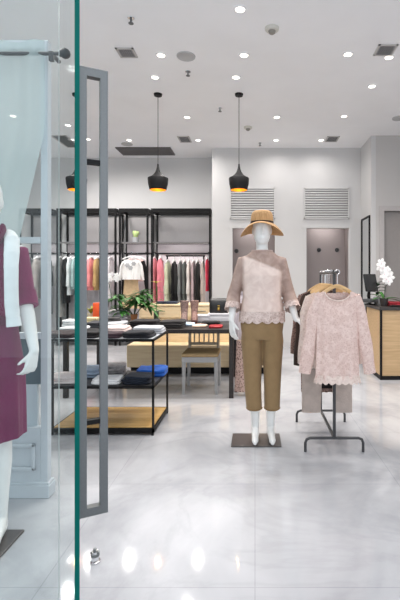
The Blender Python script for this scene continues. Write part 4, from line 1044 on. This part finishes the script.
rings_z(bm, [(.80, .145, .105), (.86, .165, .118), (.92, .172, .122), (.98, .155, .11), (1.03, .14, .10)], 36)
for sx, (x0, x1, x2) in ((-1, (.082, .072, .062)), (1, (.086, .082, .08))):
    rings_z(bm, [(.235, .062, .068, sx * x2, .01), (.40, .066, .072, sx * x1, .004), (.60, .074, .08, sx * (x1 + x0) / 2, 0), (.78, .085, .098, sx * x0, 0), (.88, .08, .105, sx * .08, 0)], 28)
tr = obj('trousers', bm, cloth('khaki', (148, 122, 88), .06), mq); remesh(tr, .006, 4)
bm = BM()
for sx, x2 in ((-1, .062), (1, .08)): tube(bm, [Vector((sx * x2 + .0635 * math.cos(2 * PI * k / 32), .01 + .0695 * math.sin(2 * PI * k / 32), .247)) for k in range(33)], .0035, 6)
obj('hem', bm, cloth('khaki_dark', (134, 106, 70), .06), tr)
# straw hat
hz0 = 1.70
bm = BM(); n = 64; prof = [(.088, .012), (.096, .01), (.115, .002), (.135, -.012), (.155, -.03), (.169, -.046), (.171, -.05), (.167, -.05), (.154, -.036), (.134, -.018), (.114, -.004), (.09, .004)]
rings = []
for r, z in prof:
    ring = []
    for k in range(n):
        u = 2 * PI * k / n; f = max(0, (r - .09) / .08)
        sidew = math.cos(u); frontw = -math.sin(u)
        dz = f * (-.04 * sidew ** 2 + .045 * max(0, frontw)) + f * .006 * math.sin(3 * u + 1)
        ring.append(Vector((r * math.cos(u), -.008 + r * math.sin(u) * .98, hz0 + z + dz)))
    rings.append(ring)
loft(bm, rings, False); 
cr = [(.09, .004), (.0895, .04), (.086, .075), (.078, .098), (.06, .112), (.03, .118), (.002, .119)]
loft(bm, [[Vector((r * math.cos(2 * PI * k / n), -.008 + 1.05 * r * math.sin(2 * PI * k / n), hz0 + z)) for k in range(n)] for r, z in cr], True)
ht = obj('straw_hat', bm, M_straw, mq, label='wide brimmed straw hat')
bm = BM(); loft(bm, [[Vector((r * math.cos(2 * PI * k / n), -.008 + 1.05 * r * math.sin(2 * PI * k / n), hz0 + z)) for k in range(n)] for r, z in ((.0905, .010), (.0925, .012), (.092, .026), (.0895, .028))], False); obj('hat_band', bm, cloth('hat_band', (58, 44, 38)), ht, label='dark brown hat band')

# --- burgundy mannequin in the window
NX, NY = -1.335, 2.13
mb = thing('mannequin', 'white mannequin in burgundy dress with white sweater over its shoulders behind the glass', 'mannequin', (NX, NY, .012), math.radians(15))
LB = ((-.155, 0, 1.41), (-.225, .03, 1.15), (-.23, -.03, .93), (.0, -.1, -1), (.9, .2, 0), (0, -1, 0), .5)
RB = ((.145, 0, 1.41), (.172, .018, 1.17), (.236, -.075, .925), (-.22, -.06, -1), (-.75, .6, .0), (-.3, -1, -.2), .5, .92)
body(mb, (LB, RB), (((-.078, 0, .88), (-.07, -.005, .49), (-.065, .015, .09), (-.068, -.105, .028)), ((.078, 0, .88), (.07, -.005, .49), (.068, .0, .09), (.072, -.115, .028))))
bm = BM(); box(bm, (-.2, -.27, -.0115), (.158, .065, 0), .002)
for v in bm.verts: v.co = Matrix.Rotation(math.radians(-15), 3, 'Z') @ v.co
obj('base_plate', bm, MATS['base_bronze'], mb, False)
M_bur = cloth('burgundy', (124, 36, 80), .12, 10); M_burd = cloth('burgundy_dark', (96, 28, 62), .1, 10)
bm = BM()
rings_z(bm, [(1.06, .138, .11), (1.12, .135, .108), (1.20, .145, .115, 0, -.006), (1.28, .158, .13, 0, -.012), (1.36, .152, .122), (1.42, .148, .092), (1.455, .125, .078), (1.485, .10, .072), (1.50, .078, .066)], 40)
for A, sx in ((LB, -1), (RB, 1)):
    sh, el, wr = [Vector(p) for p in A[:3]]
    tube(bm, [Vector((sx * .1, 0, 1.412)), sh, sh + (el - sh) * .4, sh + (el - sh) * .8, el], [.052, .053, .052, .051, .051], 20)
bd = obj('bodice', bm, M_bur, mb); remesh(bd, .006, 5)
for A in (LB, RB):
    el, wr = Vector(A[1]), Vector(A[2]); d = (wr - el).normalized(); sh = Vector(A[0])
    bm = BM(); p0 = el - (el - sh).normalized() * .05
    tube(bm, [p0, el, el + d * .035], [.057, .060, .059], 24); obj('sleeve_cuff', bm, M_bur, bd)
bm = BM(); rings = []
for r in range(16):
    t = r / 15; z = 1.08 - (1.08 - .50) * t; ring = []
    w = .138 + .032 * min(1, t * 2.2) + .008 * t; dp = .108 + .04 * min(1, t * 2) + .01 * t
    for k in range(96):
        u = 2 * PI * k / 96; f = 1 + .03 * min(1, t * 1.5) * math.sin(10 * u + .5 * math.sin(3 * t)) + .012 * t * math.sin(23 * u)
        ring.append(Vector((w * f * math.cos(u), dp * f * math.sin(u), z)))
    rings.append(ring)
loft(bm, rings, True); obj('skirt', bm, cloth('burgundy_skirt', (112, 34, 76), .1, 8), mb)
bm = BM(); rings_z(bm, [(1.055, .146, .115), (1.058, .149, .118), (1.098, .147, .117), (1.10, .142, .112)], 40); obj('belt', bm, M_burd, mb)
bm = BM()
for sx in (-1, 1): tube(bm, [(sx * .07, .03, 1.52), (sx * .085, -.03, 1.525), (sx * .075, -.075, 1.47), (sx * .03, -.115, 1.40)], [.014, .016, .02, .012], 10, True, [.03, .03, .03, .015])
tube(bm, [(-.07, .03, 1.52), (0, .06, 1.53), (.07, .03, 1.52)], .014, 10, True, .03)
obj('collar', bm, M_burd, bd)
bm = BM()
for sx in (-1, 1):
    tube(bm, [(sx * .05, .10, 1.46), (sx * .095, .03, 1.51), (sx * .130, -.045, 1.475), (sx * .145, -.108, 1.40), (sx * .15, -.138, 1.33), (sx * .152, -.144, 1.24), (sx * .154, -.144, 1.17), (sx * .158, -.144, 1.11), (sx * .160, -.144, 1.09)], [.03, .034, .036, .036, .033, .032, .032, .032, .028], 14, True, [.02, .022, .022, .018, .016, .016, .018, .018, .016])
tube(bm, [(-.13, .11, 1.44), (0, .12, 1.42), (.13, .11, 1.44)], .05, 14, True, .02)
rings_z(bm, [(1.08, .12, .012, 0, .145), (1.2, .15, .014, 0, .145), (1.35, .165, .014, 0, .14), (1.43, .15, .02, 0, .12)], 24)
swt = obj('draped_sweater', bm, cloth('sweater_cream', (234, 236, 236), .04, 30), mb, label='white knit sweater draped over the shoulders'); remesh(swt, .006, 5)
bm = BM()
for sx in (-1, 1): tube(bm, [(sx * .160, -.144, 1.098), (sx * .164, -.144, 1.055)], [.031, .034], 14, True, [.02, .022])
obj('sweater_cuff', bm, MATS['cloth_sweater_cream'], swt)

# ------------------------------------------------------------------ light
def spot(p, e, size=145, blend=1.0, col=(1, .96, .92), r=.06):
    l = bpy.data.lights.new('downlight_beam', 'SPOT'); l.energy = e; l.spot_size = math.radians(size); l.spot_blend = blend; l.color = col; l.shadow_soft_size = r
    o = bpy.data.objects.new('downlight_beam', l); COL.objects.link(o); o.location = (p[0], p[1], p[2] - .02); return o
for p in LIGHTS: spot(p, size=172 if p[1] > 6.2 else 145, e=85 if p[1] < 6 else (95 if p[0] < -1.6 and p[1] > 6.2 else (55 if p[0] < -.5 else 28)))
for x, y, e in ((-1.6, 2.3, 40), (1.2, 2.9, 35), (1.9, 3.8, 90), (-2.2, 3.2, 90), (-2.6, 4.6, 90), (-3.6, 6.4, 110), (-3.2, 7.5, 90), (2.4, 5.2, 70)):  # the rear left downlight is unseen, added to brighten the back wall
    p = (x, y, CEIL); dup(dl, p, 'recessed downlight outside the picture'); spot(p, e)
for x, y, e, sz in ((-.42, 2.36, 300, 32), (.95, 2.3, 90, 30)):
    dup(dl, (x, y, CEIL), 'recessed downlight outside the picture'); spot((x, y, CEIL), e, sz, 1.0)
for o in [o for o in SC.objects if o.get('label') == 'recessed downlight outside the picture']:
    o['label'] = 'unseen recessed ceiling downlight'
for px in (158, 239, 76.5):
    l = bpy.data.lights.new('pendant_light', 'POINT'); l.energy = 2.5; l.color = (1, .75, .4); l.shadow_soft_size = .03
    o = bpy.data.objects.new('pendant_light', l); COL.objects.link(o); o.location = (X(px, YP), YP, CEIL + zb_ - .01)
w = bpy.data.worlds.new('world'); SC.world = w; w.use_nodes = True
bg = w.node_tree.nodes['Background']; bg.inputs['Color'].default_value = (.88, .93, 1, 1); bg.inputs['Strength'].default_value = 1.45
SC.view_settings.view_transform = 'Standard'; SC.view_settings.look = 'None'; SC.view_settings.gamma = 1; SC.view_settings.use_curve_mapping = False
SC.view_settings.exposure = 0.02
SC.cycles.max_bounces = 12; SC.cycles.transparent_max_bounces = 16
